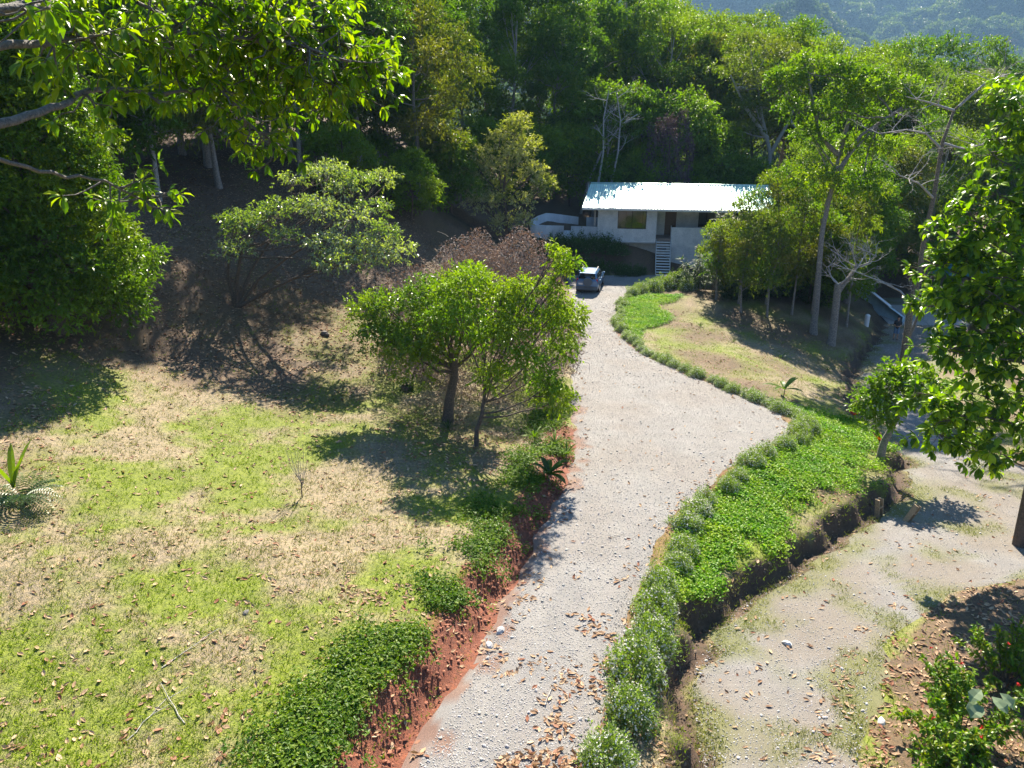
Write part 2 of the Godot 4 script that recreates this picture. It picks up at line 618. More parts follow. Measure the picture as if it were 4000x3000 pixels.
func ribbon(called: String, left: Array, right: Array, level: Array, z0: float, z1: float, is_drive: bool) -> void:
	var v := PackedVector3Array(); var n := PackedVector3Array(); var c := PackedColorArray(); var ix := PackedInt32Array()
	var rows := 200
	var cols := 26
	for j in rows + 1:
		var z := lerpf(z0, z1, j / float(rows))
		var l := lin(left, z) + (nz.get_noise_2d(z * 9.0, 40) * 0.28 if is_drive else nz.get_noise_2d(z * 12.0, 140) * 0.7)
		var r := lin(right, z) + (nz.get_noise_2d(z * 9.0, 90) * 0.25 if is_drive else nz.get_noise_2d(z * 9.0, 190) * 0.5)
		for i in cols + 1:
			var f := i / float(cols)
			var x := lerpf(l + (0.0 if is_drive else 0.5), r, f)
			var edge := minf(f, 1 - f) * (r - l)
			var y := lin(level, z) + nz.get_noise_2d(x * 8.0, z * 8.0) * 0.03 + nf.get_noise_2d(x * 9.0, z * 9.0) * 0.012 - 0.055 * (1.0 - sm(edge / 0.35))
			v.append(Vector3(x, y, z))
			n.append(Vector3(nf.get_noise_2d(x * 20, z * 20) * 0.08, 1, -0.06 + nf.get_noise_2d(x * 20, z * 20 + 50) * 0.08).normalized())
			var g1 := nf.get_noise_2d(x * 12.0, z * 12.0) * 0.5 + 0.5
			var g2 := nz.get_noise_2d(x * 4.0, z * 4.0 + 300) * 0.5 + 0.5
			var col := tone(Color(0.275, 0.26, 0.248), Color(0.35, 0.338, 0.325), g1)
			if is_drive:
				var lane := minf(absf(x - lerpf(l, r, 0.5) - 0.75), absf(x - lerpf(l, r, 0.5) + 0.75)) + nf.get_noise_2d(x * 10, z * 10) * 0.35
				if z > -26 or z < -44: col = tone(col, Color(0.36, 0.34, 0.32), 0.55 * sm((0.4 - lane) / 0.2))
				col = tone(col, Color(0.30, 0.268, 0.24), 0.6 * sm((g2 - 0.45) * 4.0))
				if z > -34: col = tone(col, tone(Color(0.22, 0.095, 0.058), Color(0.34, 0.21, 0.15), g1), 0.8 * sm((0.35 + nf.get_noise_2d(x * 16, z * 16) * 0.8 + nz.get_noise_2d(x * 9, z * 9) * 0.5 - (x - l)) / 0.12))
			else:
				col = tone(col, Color(0.27, 0.225, 0.175), 0.7 * sm((g2 - 0.3) * 3.0))
				var gr := clampf(nf.get_noise_2d(x * 7.0 + 9, z * 7.0) * 1.6 + 0.1 + 0.95 * (1.0 - sm(edge / 1.9)) - 0.2, 0, 1)
				col = tone(col, Color(0.20, 0.21, 0.05), gr * 0.8)
			c.append(col)
	for j in rows:
		for i in cols:
			var k := j * (cols + 1) + i
			ix.append_array([k, k + cols + 1, k + 1, k + 1, k + cols + 1, k + cols + 2])
	structure(called, surface(v, n, c, ix, M.gravel))


# the surface one walks on
func top(x: float, z: float) -> float:
	var d := off_drive(x, z)
	if d.x < -0.1: return lin(DH, z)
	d = off_road(x, z)
	if d.x < -0.5: return lin(RH, z)
	return height(x, z)


# ---------------------------------------------------------------- trees
func clump(L: Leaves, c: Vector3, r: float, n: int, P: Dictionary) -> void:
	var per: int = P.get("per", 7)
	var ll: float = P.len
	var lw: float = P.wid
	var droop: float = P.get("droop", 0.25)
	var cols: Array = P.cols
	var squash: float = P.get("squash", 0.75)
	var base: Color = cols[rng.randi() % cols.size()]
	for i in n:
		var u := ru()
		if u.y < -0.25 and rng.randf() < 0.65: u.y = -u.y
		var q := r * pow(rng.randf(), 0.36) * (0.72 + 0.42 * (nf.get_noise_3d(c.x * 31 + u.x * 22, c.y * 31 + u.y * 22, c.z * 31 + u.z * 22) + 0.4))
		var s := c + Vector3(u.x * q, u.y * q * squash, u.z * q)
		var t := (u + ru() * 0.6 + Vector3(0, 0.15, 0)).normalized()
		var col := base.lerp(cols[rng.randi() % cols.size()], rng.randf() * 0.8)
		for j in per:
			var d := (t * 0.7 + ru() * 0.9 + Vector3(0, -droop, 0)).normalized()
			var nn := (Vector3(0, 0.9, 0) + ru() * 0.75).normalized()
			var k := rng.randf_range(0.75, 1.25)
			L.leaf(s + t * (ll * 0.55 * j) * 0.6, d, nn, ll * k, lw * k, col * rng.randf_range(0.8, 1.2))


func curve_pts(a: Vector3, b: Vector3, bulge: Vector3, seg: int, wob: float) -> Array:
	var out := []
	var mid := (a + b) * 0.5 + bulge
	for k in seg + 1:
		var t := k / float(seg)
		var q := a.lerp(mid, t).lerp(mid.lerp(b, t), t)
		if k > 0 and k < seg: q += ru() * wob
		out.append(q)
	return out


func taper(r0: float, r1: float, n: int) -> Array:
	var out := []
	for k in n:
		out.append(lerpf(r0, r1, pow(k / float(n - 1), 0.8)))
	return out


func along(pts: Array, t: float) -> Vector3:
	var f := clampf(t, 0, 1) * (pts.size() - 1)
	var i := mini(int(f), pts.size() - 2)
	return (pts[i] as Vector3).lerp(pts[i + 1], f - i)


# P: trunk (points), r0, r1, clumps [[centre, radius]], sprigs, len, wid, cols, bark, leaf
func grow(root: Node3D, P: Dictionary) -> void:
	var S := Solid.new()
	var trunk: Array = P.trunk
	var fine := []
	for k in trunk.size() - 1:
		for q in 3: fine.append((trunk[k] as Vector3).lerp(trunk[k + 1], q / 3.0) + ru() * P.r0 * 0.12)
	fine.append(trunk[-1])
	var rad := []
	for k in fine.size():
		var t := k / float(fine.size() - 1)
		rad.append(lerpf(P.r0, P.r1, t) * (1.0 + 0.5 * exp(-t * 14.0)))
	S.tube(fine, rad, 9)
	for extra in P.get("stems", []):
		S.tube(extra, taper(P.r0 * 0.8, P.r1 * 0.6, extra.size()), 7)
	var L := Leaves.new()
	var lo: float = P.get("limb_from", 0.45)
	var ymin := 1e9
	var ymax := -1e9
	for cl in P.clumps:
		ymin = minf(ymin, cl[0].y); ymax = maxf(ymax, cl[0].y)
	for cl in P.clumps:
		var c: Vector3 = cl[0]
		var r: float = cl[1]
		var src: Array = fine
		if P.has("stems") and P.stems.size() and rng.randf() < 0.75: src = P.stems[rng.randi() % P.stems.size()]
		var t := lerpf(lo, 0.97, clampf((c.y - ymin) / maxf(0.1, ymax - ymin), 0, 1)) * rr(0.9, 1.0)
		var a := along(src, t)
		var lr: float = lerpf(P.r0, P.r1, t) * 0.55
		var b := curve_pts(a, c, Vector3(0, -0.08 * a.distance_to(c), 0) + ru() * 0.1 * a.distance_to(c), 6, 0.06 * r)
		S.tube(b, taper(lr, lr * 0.25 + 0.008, b.size()), 6)
		for k in P.get("twigs", 4):
			var e := c + ru() * r * 0.8
			var b2 := curve_pts(along(b, rr(0.55, 0.95)), e, ru() * 0.15 * r, 3, 0.04 * r)
			S.tube(b2, taper(lr * 0.3 + 0.006, 0.006, b2.size()), 4)
		clump(L, c, r, int(P.sprigs * r * r / (P.get("unit", 1.0) ** 2) * rr(0.8, 1.2)), P)
	part(root, "trunk", S.mesh(P.bark))
	var cr := part(root, "crown", L.mesh(P.get("leaf", M.leaf)))
	cr.set_meta("kind", "stuff")


func wild(hgt: float, rad: float, base: float, n: int) -> Array:
	var out := []
	for i in n:
		var f := (i + 0.5) / n
		var y := 1.0 - 1.75 * f
		var a := i * 2.39996 + rr(-0.5, 0.5)
		var q := sqrt(maxf(0.0, 1.0 - y * y)) * rr(0.55, 1.0)
		var mid := (hgt + base) * 0.5
		out.append([Vector3(cos(a) * q * rad, mid + y * (hgt - base) * 0.5 * rr(0.8, 1.05), sin(a) * q * rad), rad * rr(0.3, 0.5)])
	return out


func bare(S: Solid, p: Vector3, d: Vector3, l: float, r: float, depth: int, flatness := 0.4) -> void:
	var pts := [p]
	var q := p
	var dir := d
	for k in 4:
		dir = (dir + ru() * 0.28 + Vector3(0, 0.04, 0)).normalized()
		q += dir * l * 0.25
		pts.append(q)
	S.tube(pts, taper(r, r * 0.5, 5), 5 if depth > 1 else 4)
	if depth <= 0: return
	for k in (3 if depth > 1 else 4):
		var t := rr(0.35, 1.0)
		var u := ru()
		u.y *= flatness
		bare(S, along(pts, t), (dir * 0.75 + u * 0.9).normalized(), l * rr(0.5, 0.72), r * 0.5 * rr(0.8, 1.1), depth - 1, flatness)


func V(a: float, b: float, c: float) -> Vector3:
	return Vector3(a, b, c)


const DARK := [Color(0.09, 0.175, 0.018), Color(0.125, 0.22, 0.02), Color(0.17, 0.26, 0.022), Color(0.09, 0.165, 0.025)]
const MID := [Color(0.13, 0.23, 0.018), Color(0.18, 0.28, 0.02), Color(0.11, 0.20, 0.02), Color(0.25, 0.32, 0.022)]
const LIME := [Color(0.19, 0.30, 0.018), Color(0.23, 0.33, 0.022), Color(0.15, 0.26, 0.02), Color(0.27, 0.34, 0.025)]
const OLIVE := [Color(0.14, 0.17, 0.035), Color(0.19, 0.20, 0.045), Color(0.12, 0.155, 0.03), Color(0.23, 0.21, 0.05)]


func forest() -> void:
	var kinds := []
	var defs := [
		["dense dark green broadleaf tree with rounded crown in the forest", 18.0, 5.2, 4.0, 20, DARK, 0.30, 0.13, M.bark_grey],
		["mid green forest tree with uneven open crown and pale trunk", 20.0, 5.0, 7.0, 17, MID, 0.28, 0.12, M.bark_pale],
		["yellow green spreading forest tree with flat topped crown", 16.0, 6.0, 8.0, 18, [Color(0.18, 0.25, 0.025), Color(0.24, 0.28, 0.03), Color(0.14, 0.21, 0.025)], 0.26, 0.12, M.bark_grey],
		["tall slender dark forest tree with narrow leafy crown", 22.0, 3.6, 3.0, 20, DARK, 0.30, 0.14, M.bark_pale],
		["low bushy green tree crowding the forest edge", 9.0, 4.2, 0.6, 16, MID, 0.26, 0.13, M.bark_dark],
		["olive green forest tree with drooping leaf clumps", 17.0, 5.0, 3.0, 18, OLIVE, 0.32, 0.11, M.bark_grey],
	]
	for i in defs.size():
		var d: Array = defs[i]
		rng.seed = 100 + i
		var o := proto(["rainforest_tree", "pale_trunk_tree", "spreading_tree", "slender_tree", "understory_tree", "drooping_tree"][i], d[0], "tree", ["dark rounded trees in the forest", "open crowned trees in the forest", "flat topped trees in the forest", "slender trees in the forest", "bushy trees along the forest edge", "olive trees in the forest"][i])
		grow(o, {"trunk": [V(0, -0.4, 0), V(rr(-.3, .3), d[1] * 0.25, 0), V(rr(-.6, .6), d[1] * 0.5, rr(-.5, .5)), V(rr(-.7, .7), d[1] * 0.85, rr(-.5, .5))], "r0": d[1] * 0.014, "r1": 0.06, "clumps": wild(d[1], d[2], d[3], d[4]), "sprigs": 46 if i != 4 else 66, "len": d[6], "wid": d[7], "cols": d[5], "bark": d[8], "droop": 0.7 if i == 5 else 0.3, "per": 7})
		kinds.append(o)
	rng.seed = 77
	# [x, z, kind, size]
	var spots := [
		# behind the cream tree and the terrace
		[-5, -82, 0, 0.95], [0, -85, 3, 0.9], [5, -88, 0, 1.0], [-9, -86, 1, 1.05], [3, -96, 1, 1.3], [-3, -97, 0, 1.35], [9, -98, 0, 1.15], [14, -103, 3, 1.1], [-10, -100, 3, 1.3],
		# behind the roof
		[9, -84.5, 4, 1.35], [13.5, -86, 5, 0.72], [18, -84.5, 4, 1.4], [22, -88, 0, 0.68], [18, -98, 1, 1.05], [23, -97, 5, 1.05], [28, -94, 2, 1.22], [33, -96, 1, 1.1], [37, -88, 2, 1.22], [31, -83, 4, 1.1], [36, -80, 4, 1.15],
		[42, -92, 1, 1.08], [46, -84, 2, 1.2], [51, -90, 5, 1.15], [50, -78, 0, 0.75], [56, -86, 2, 1.15], [43, -100, 2, 1.35], [28, -106, 2, 1.35], [36, -108, 1, 1.15], [56, -102, 0, 1.2], [62, -94, 2, 1.2],
		[19, -112, 2, 1.45], [23, -122, 2, 1.45], [31, -127, 1, 1.0], [12, -116, 0, 1.3], [48, -118, 2, 1.0], [62, -112, 1, 1.0], [69, -104, 2, 1.0], [74, -120, 0, 1.0],
		# the hillside above the lawn
		[-12, -72, 0, 1.0], [-17, -66, 3, 0.95], [-22, -60, 0, 1.0], [-26, -52, 0, 0.95], [-15, -80, 1, 1.1], [-22, -76, 0, 1.15], [-30, -68, 3, 1.1], [-31, -58, 0, 1.1], [-8, -74, 3, 1.0], [-34, -46, 0, 1.0], [-28, -43, 3, 0.8], [-12, -92, 0, 1.2], [-24, -90, 1, 1.2],
		[-10, -66, 4, 0.9], [-7.5, -63, 5, 0.85], [-11.5, -61, 0, 0.9], [-16, -58.5, 0, 0.95], [-20, -53, 0, 0.95], [-23, -45, 4, 1.0], [-25, -40, 4, 1.0], [-13, -66, 0, 0.8], [-18, -60, 5, 0.85], [-22, -54, 0, 0.8], [-26, -47, 1, 0.8], [-27, -39, 0, 0.75], [-26, -33, 0, 0.7], [-24, -27, 4, 0.9], [-5, -66, 4, 0.7], [-7.5, -58.5, 4, 0.55], [-11.5, -54.5, 4, 0.6], [-18.5, -50.5, 5, 0.75], [-20.5, -46, 3, 0.5], [-14.5, -55, 3, 0.55], [-19, -56, 4, 1.0], [-24, -47, 4, 1.0], [-3, -76, 4, 0.8], [2, -78, 4, 0.85], [-6.5, -71, 4, 0.6], [-15, -62, 4, 0.75],
		# understory beside and behind the house
		[6, -82, 4, 0.9], [13, -81.5, 4, 0.85], [19, -81.5, 4, 0.8], [23.5, -82, 4, 0.9], [27, -76, 4, 0.95], [31, -73, 4, 0.9], [36, -73, 4, 0.8], [27, -70, 4, 0.65], [29.5, -68.5, 0, 0.72], [25.2, -67.4, 1, 0.6], [33.5, -70.5, 5, 0.75], [23.4, -64.6, 4, 0.85], [23.0, -58.6, 4, 0.82], [26.0, -59.8, 4, 0.8], [27.6, -62.6, 0, 0.6], [38.5, -72.5, 1, 0.75], [9.6, -81.6, 3, 0.57], [41, -78, 4, 1.0], [48, -70, 4, 1.0], [44, -64, 4, 0.8], [53, -66, 0, 0.7], [40, -55, 4, 0.75], [46, -54, 0, 0.6],
	]
	var looks := ["dense dark green tree with rounded crown", "mid green open crowned tree", "yellow green spreading flat topped tree", "tall slender dark tree", "low bushy green tree", "olive green drooping tree"]
	for s in spots:
		var o: Node3D = kinds[s[2]]
		var x: float = s[0]
		var z: float = s[1]
		var where := "on the far rim of the valley"
		if x < -5: where = "behind the dense conical tree" if z > -50 else ("on the hillside above the litter slope" if z > -70 else "high in the hillside forest")
		elif x < 6.5: where = "in the dark forest behind the cream topped tree"
		elif x < 25: where = "directly behind the white roof" if z > -90 else "deep in the forest beyond the white roof"
		elif x < 40 and z > -91: where = "between the house and the teal shed"
		elif z > -81: where = "crowding round the teal shed"
		elif z > -93: where = "in the canopy beyond the teal shed"
		copy(o, V(x, height(x, z) - 0.2, z), r01() * TAU, s[3] * rr(0.95, 1.05), looks[s[2]] + " " + where, looks[s[2]] + "s " + where)
	for k in kinds: k.free()


func key_trees() -> void:
	# the two trees in the middle of the lawn
	rng.seed = 5
	var b := V(-2.7, height(-2.7, -29.8), -29.8)
	var t := thing("shade_tree", "dark green small leaved shade tree with stout leaning trunk on the lawn", "tree", b)
	var cl := []
	for p in [V(-3.3, 3.9, -31), V(-4.9, 3.3, -31), V(-4.4, 2.3, -30), V(-2.7, 2.7, -30), V(-1.8, 4.3, -31.4), V(-0.9, 3.2, -32), V(-3.8, 1.7, -29.5), V(-5.4, 2.5, -30), V(-2.4, 3.4, -29), V(-3.4, 2.6, -32.4), V(-1.0, 2.4, -30.5), V(-5.8, 3.3, -30.6)]:
		cl.append([p - b, rr(0.95, 1.35)])
	grow(t, {"trunk": [V(0, -0.3, 0), V(0.1, 0.9, 0), V(0.35, 1.9, -0.1), V(0.3, 2.9, -0.2)], "r0": 0.24, "r1": 0.13, "clumps": cl, "sprigs": 200, "len": 0.14, "wid": 0.065, "cols": MID + [Color(0.16, 0.22, 0.09)], "bark": M.bark_dark, "leaf": M.leaf_gloss, "limb_from": 0.75, "twigs": 6})
	b = V(-1.4, height(-1.4, -27.3), -27.3)
	t = thing("lime_leaved_tree", "lime green feathery leaved young tree with thin forked trunk on the lawn", "tree", b)
	cl = []
	for p in [V(-1.6, 5.2, -28), V(-0.4, 4.7, -28), V(0.6, 4.9, -28), V(1.3, 3.8, -27.5), V(-0.1, 3.6, -27), V(1.9, 2.6, -28), V(-0.8, 1.9, -27), V(1.3, 1.5, -27), V(-1.8, 4.1, -27.3), V(0.5, 2.6, -26.7), V(-0.9, 3.2, -27.6), V(0.2, 4.1, -28.6), V(2.1, 3.6, -28.2), V(1.7, 0.9, -27.2), V(-2.4, 4.7, -28)]:
		cl.append([p - b, rr(0.6, 0.95)])
	for p in [V(1.45, 5.0, -27.6), V(1.75, 5.7, -27.6), V(1.55, 6.3, -27.4), V(2.05, 5.95, -27.6), V(1.75, 4.5, -27.4)]:
		cl.append([p - b, rr(0.35, 0.5)])
	grow(t, {"trunk": [V(0, -0.3, 0), V(0.05, 0.7, 0), V(0.25, 1.3, 0), V(0.4, 2.4, -0.2), V(0.5, 3.2, -0.3)], "r0": 0.10, "r1": 0.05, "clumps": cl, "sprigs": 240, "len": 0.16, "wid": 0.07, "cols": LIME, "bark": M.bark_dark, "limb_from": 0.5, "droop": 0.55, "squash": 0.85, "twigs": 6})
	# multi stemmed tree with silvery leaves on the litter slope
	rng.seed = 9
	b = V(-13.7, height(-13.7, -37.7), -37.7)
	t = thing("multi_stemmed_tree", "open multi stemmed tree with grey green shiny leaves on the litter slope", "tree", b)
	cl = []
	for p in [V(-13.1, 5.8, -38), V(-11.2, 6.5, -38), V(-9.5, 6.5, -38), V(-7.7, 5.9, -38), V(-8.9, 5.0, -37), V(-10.7, 5.3, -37), V(-7.2, 4.9, -37), V(-9.3, 7.9, -41), V(-7.9, 7.4, -41), V(-11.3, 7.4, -41), V(-13.0, 4.6, -37), V(-7.0, 6.2, -39.5), V(-12.2, 5.9, -39.5), V(-6.6, 4.2, -36.6), V(-8.2, 4.3, -36), V(-13.4, 5.2, -39), V(-9.9, 6.0, -39.6), V(-6.2, 5.4, -37.6), V(-10.0, 7.6, -43), V(-7.2, 7.2, -43.5), V(-8.6, 7.0, -40), V(-5.6, 4.6, -37)]:
		cl.append([p - b, rr(0.8, 1.25)])
	grow(t, {"trunk": [V(0, -0.3, 0), V(0.1, 1.2, 0), V(0.5, 2.6, 0), V(1.2, 4.0, 0)], "stems": [[V(0.1, 0, 0), V(1.2, 1.3, 0.1), V(2.9, 2.5, 0.2), V(4.8, 3.6, 0.3)], [V(0, 0, 0), V(0.7, 1.6, -0.4), V(1.8, 3.3, -1.5), V(3.0, 4.6, -2.4)], [V(-0.1, 0, 0), V(-0.3, 1.4, 0), V(0.0, 2.8, 0.2), V(0.5, 4.0, 0.4)], [V(0.2, 0, 0.1), V(1.9, 0.9, 0.2), V(3.6, 1.7, 0.4), V(5.6, 2.9, 0.4)]], "r0": 0.13, "r1": 0.05, "clumps": cl, "sprigs": 62, "len": 0.18, "wid": 0.085, "cols": [Color(0.28, 0.33, 0.24), Color(0.36, 0.40, 0.33), Color(0.17, 0.24, 0.12)], "bark": M.bark_dark, "leaf": leafy(0.26), "limb_from": 0.6, "squash": 0.34, "twigs": 9})
	# dense conical tree by the lawn
	rng.seed = 13
	b = V(-18.5, height(-18.5, -30.5), -30.5)
	t = thing("dense_conical_tree", "tall dense tree leafy to the ground with yellow green sunlit edge", "tree", b)
	cl = []
	for i in 80:
		var f := (i + 0.5) / 80.0
		var y := 0.9 + f * 10.6
		var q := (3.2 * pow(1.0 - f, 0.5) + 0.45) * (0.75 + 0.25 * r01())
		var a := i * 2.39996
		cl.append([V(cos(a) * q, y, sin(a) * q), rr(1.05, 1.45)])
	grow(t, {"trunk": [V(0, -0.3, 0), V(0.1, 3.5, 0), V(0, 7, 0.1), V(0, 10.8, 0)], "r0": 0.3, "r1": 0.07, "clumps": cl, "sprigs": 150, "len": 0.17, "wid": 0.08, "cols": [Color(0.09, 0.17, 0.018), Color(0.14, 0.23, 0.02), Color(0.07, 0.135, 0.018), Color(0.21, 0.27, 0.02)], "bark": M.bark_dark, "leaf": M.leaf_gloss, "limb_from": 0.1, "twigs": 2})
	# pale flowering tree beside the terrace
	rng.seed = 17
	b = V(-0.5, height(-0.5, -65.5), -65.5)
	t = thing("cream_topped_tree", "bushy tree with cream tinted sunlit top beside the white terrace", "tree", b)
	cl = []
	for p in [V(-1, 7.9, -66), V(-2.5, 6.8, -66), V(0.1, 8.8, -66), V(-1, 5.5, -65), V(1.7, 5.2, -66), V(-3.6, 4.7, -65), V(-1.7, 3.2, -65), V(0.9, 2.9, -65), V(2.7, 4.1, -66), V(-1, 1.2, -65), V(0.6, 9.2, -66), V(-2.6, 3.0, -64.6), V(0.3, 6.6, -65), V(-0.8, 3.9, -67), V(1.2, 7.2, -66.6), V(0.8, 1.4, -64.8), V(-2.9, 5.6, -66.6)]:
		cl.append([p - b, rr(1.0, 1.5)])
	grow(t, {"trunk": [V(0, -0.3, 0), V(0, 2.0, 0), V(-0.2, 4.5, -0.2), V(0.2, 7.6, -0.4)], "r0": 0.2, "r1": 0.05, "clumps": cl, "sprigs": 80, "len": 0.18, "wid": 0.095, "cols": [Color(0.36, 0.36, 0.15), Color(0.46, 0.44, 0.25), Color(0.24, 0.27, 0.08), Color(0.50, 0.47, 0.30)], "bark": M.bark_dark, "limb_from": 0.15})
	# tall open tree beyond the bank
	rng.seed = 21
	b = V(21.2, height(21.2, -52.5), -52.5)
	t = thing("tall_forked_tree", "tall forked tree with dark trunk and bright green layered crown on the bank", "tree", b)
	cl = []
	for p in [V(17.4, 12.2, -53), V(19, 13.3, -53.6), V(20.9, 12.7, -53), V(22.7, 12.2, -53), V(24.8, 11.8, -53), V(18.2, 10.5, -53), V(20.6, 10.7, -52), V(23.1, 10.1, -53), V(22.5, 8.3, -53), V(19.6, 8.9, -53), V(24.6, 8.2, -53), V(22.7, 5.6, -52), V(19.9, 6.3, -52), V(25.9, 10.9, -52.4), V(21.6, 11.7, -51.4), V(23.8, 6.4, -53.5)]:
		cl.append([p - b, rr(1.0, 1.45)])
	grow(t, {"trunk": [V(0, -0.3, 0), V(-0.1, 2.8, 0), V(-0.2, 7.2, -0.5), V(0.1, 10.3, -0.5), V(0.2, 12.1, -0.5)], "stems": [[V(0.2, 12.0, -0.5), V(-1.2, 13.2, -0.5), V(-2.2, 16, -0.5), V(-2.8, 17.6, -0.5)], [V(0.2, 12.0, -0.5), V(0.5, 14, -0.5), V(1.6, 16.9, -1.0)], [V(0.1, 10.5, -0.5), V(1.1, 13.3, 0.3), V(3.4, 15, 0.4)]], "r0": 0.22, "r1": 0.11, "clumps": cl, "sprigs": 105, "len": 0.24, "wid": 0.11, "cols": LIME + MID, "bark": M.bark_grey, "limb_from": 0.7, "squash": 0.5, "twigs": 5})
	# pale tree behind the roof
	rng.seed = 25
	b = V(26.8, height(26.8, -83), -83)
	t = thing("tall_pale_tree", "very tall pale trunked tree with airy cream green crown behind the white roof", "tree", b)
	cl = []
	for i in 22:
		var a := i * 2.4
		var q := rr(1.0, 6.5)
		cl.append([V(-1.5 + cos(a) * q, 15.0 + rr(-3.5, 5.5) - q * 0.25, sin(a) * q * 0.7), rr(1.3, 1.9)])
	grow(t, {"trunk": [V(0, -0.3, 0), V(-0.2, 5, 0), V(-0.3, 9.5, 0), V(-1.6, 13, 0), V(-2.6, 17, 0)], "stems": [[V(-0.3, 9.5, 0), V(1.0, 12.5, 0.3), V(2.2, 16.5, 0.4)], [V(-0.8, 11, 0), V(-3.4, 14, 0), V(-5.2, 17, 0.2)]], "r0": 0.3, "r1": 0.12, "clumps": cl, "sprigs": 34, "len": 0.28, "wid": 0.12, "cols": [Color(0.15, 0.18, 0.06), Color(0.19, 0.21, 0.08), Color(0.13, 0.18, 0.04)], "bark": M.bark_pale, "limb_from": 0.6, "squash": 0.5})
	for q in [[17.0, -56.8, 7.8], [19.2, -57.2, 9.6], [20.6, -55.4, 8.8], [22.4, -56.2, 10.6], [24.6, -55.0, 9.8], [18.4, -54.2, 6.8], [15.6, -57.8, 5.4], [16.6, -54.6, 5.8]]:
		b = V(q[0], height(q[0], q[1]), q[1])
		t = thing("slender_leafy_tree", ("tall" if q[2] > 9 else ("middling" if q[2] > 6 else "short")) + " slender leafy tree in the group between the house and the tall forked tree", "tree", b, 0.0, ("tall" if q[2] > 9 else ("middling" if q[2] > 6 else "short")) + " slender leafy trees beside the house")
		cl = []
		for i in 9:
			var a := i * 2.4
			cl.append([V(cos(a) * rr(0.3, 1.0), q[2] * lerpf(0.35, 1.0, i / 8.0), sin(a) * rr(0.3, 1.0)), rr(0.6, 0.95)])
		grow(t, {"trunk": [V(0, -0.3, 0), V(rr(-.2, .2), q[2] * 0.35, 0), V(rr(-.4, .4), q[2] * 0.7, rr(-.3, .3)), V(rr(-.4, .4), q[2] * 0.95, 0)], "r0": 0.08, "r1": 0.03, "clumps": cl, "sprigs": 110, "len": 0.24, "wid": 0.075, "cols": MID + OLIVE, "bark": M.bark_grey, "limb_from": 0.3, "droop": 0.6})
	# small leaning tree at the road bank
	rng.seed = 29
	b = V(15.45, height(15.45, -29.5), -29.5)
	t = thing("leaning_tree", "small tree with grey leaning trunk rooted in the road bank", "tree", b)
	cl = []
	for p in [V(14.5, 0.1, -29), V(15.1, 0.7, -29), V(15.9, 0.4, -29), V(14.8, -0.6, -28.8), V(15.5, 1.1, -29.5), V(16.4, 0.9, -29.6), V(16.9, 0.3, -29.3)]:
		cl.append([p - b, rr(0.45, 0.7)])
	grow(t, {"trunk": [V(0, -0.3, 0), V(0.12, 0.9, 0), V(0.4, 1.9, 0), V(0.7, 3.1, 0)], "r0": 0.17, "r1": 0.09, "clumps": cl, "sprigs": 200, "len": 0.22, "wid": 0.11, "cols": LIME + MID, "bark": M.bark_grey, "leaf": M.leaf_gloss, "limb_from": 0.7})
	# leafless trees
	rng.seed = 33
	b = V(23.8, height(23.8, -44.5), -44.5)
	t = thing("leafless_tall_tree", "tall leafless tree with lichen spotted trunk beside the lower road", "tree", b)
	var S := Solid.new()
	var tr := [V(23.8, b.y - 0.3, -44.5), V(23.6, -2.4, -44.5), V(23.5, 0.1, -44.5), V(23.9, 1.4, -45), V(23.8, 4.1, -45), V(23.9, 6, -45), V(23.8, 9, -45), V(24.1, 10.7, -45), V(25.1, 11.8, -45)]
	for i in tr.size(): tr[i] -= b
	S.tube(tr, [0.24, 0.2, 0.18, 0.15, 0.13, 0.12, 0.10, 0.07, 0.03], 8)
	part(t, "trunk", S.mesh(M.bark_spot))
	S = Solid.new()
	for br in [[V(23.5, -0.1, -44.5), V(23.0, 0.6, -45), V(22.1, 1.0, -46), V(21.1, 1.3, -47), V(20, 1.6, -48)], [V(23.8, 8.7, -45), V(22.8, 9.5, -45), V(21.7, 9.7, -45), V(20.2, 9.5, -45)], [V(23.8, 9, -45), V(25, 8.7, -45), V(26.5, 9, -45)], [V(24.1, 10.7, -45), V(22.7, 11.1, -45), V(21.4, 11.4, -45)], [V(24.3, 10.9, -45), V(25.6, 12.2, -45), V(27, 12.6, -45.4)], [V(23.9, 6, -45), V(22.6, 6.9, -44.4), V(21.2, 7.4, -44)], [V(23.5, 0.3, -44.5), V(24.3, 0.2, -44.2), V(25.0, 1.2, -44)]]:
		for i in br.size(): br[i] -= b
		S.tube(br, taper(0.085, 0.02, br.size()), 6)
		for k in 7:
			var q := along(br, rr(0.3, 1.0))
			var u := ru(); u.y = absf(u.y) * 0.5
			bare(S, q, u.normalized(), rr(0.9, 1.7), 0.024, 2)
	part(t, "branches", S.mesh(M.bark_pale))
	t = thing("thin_leaning_trunk", "thin bare trunk leaning away from the lichen spotted tree", "tree", V(24.6, height(24.6, -47), -47))
	S = Solid.new()
	S.tube([V(0, -0.3, 0), V(0.35, 1.2, -0.1), V(0.95, 3.3, -0.4), V(1.5, 5.2, -0.8), V(1.7, 7.2, -1.0)], [0.11, 0.09, 0.075, 0.06, 0.03], 7)
	for k in 6: bare(S, V(1.3, 4.6 + k * 0.4, -0.8), (ru() + V(0, 0.6, 0)).normalized(), 1.2, 0.03, 2)
	part(t, "trunk", S.mesh(M.bark_spot))
	rng.seed = 35
	b = V(21.9, height(21.9, -51.0), -51.0)
	t = thing("pale_bare_tree", "short pale grey trunk with a fork and twisted leafless branches", "tree", b)
	S = Solid.new()
	S.tube([V(0, -0.3, 0), V(0.05, 0.4, 0), V(0, 2.0, 0), V(-0.1, 4.2, 0)], [0.36, 0.27, 0.24, 0.22], 10)
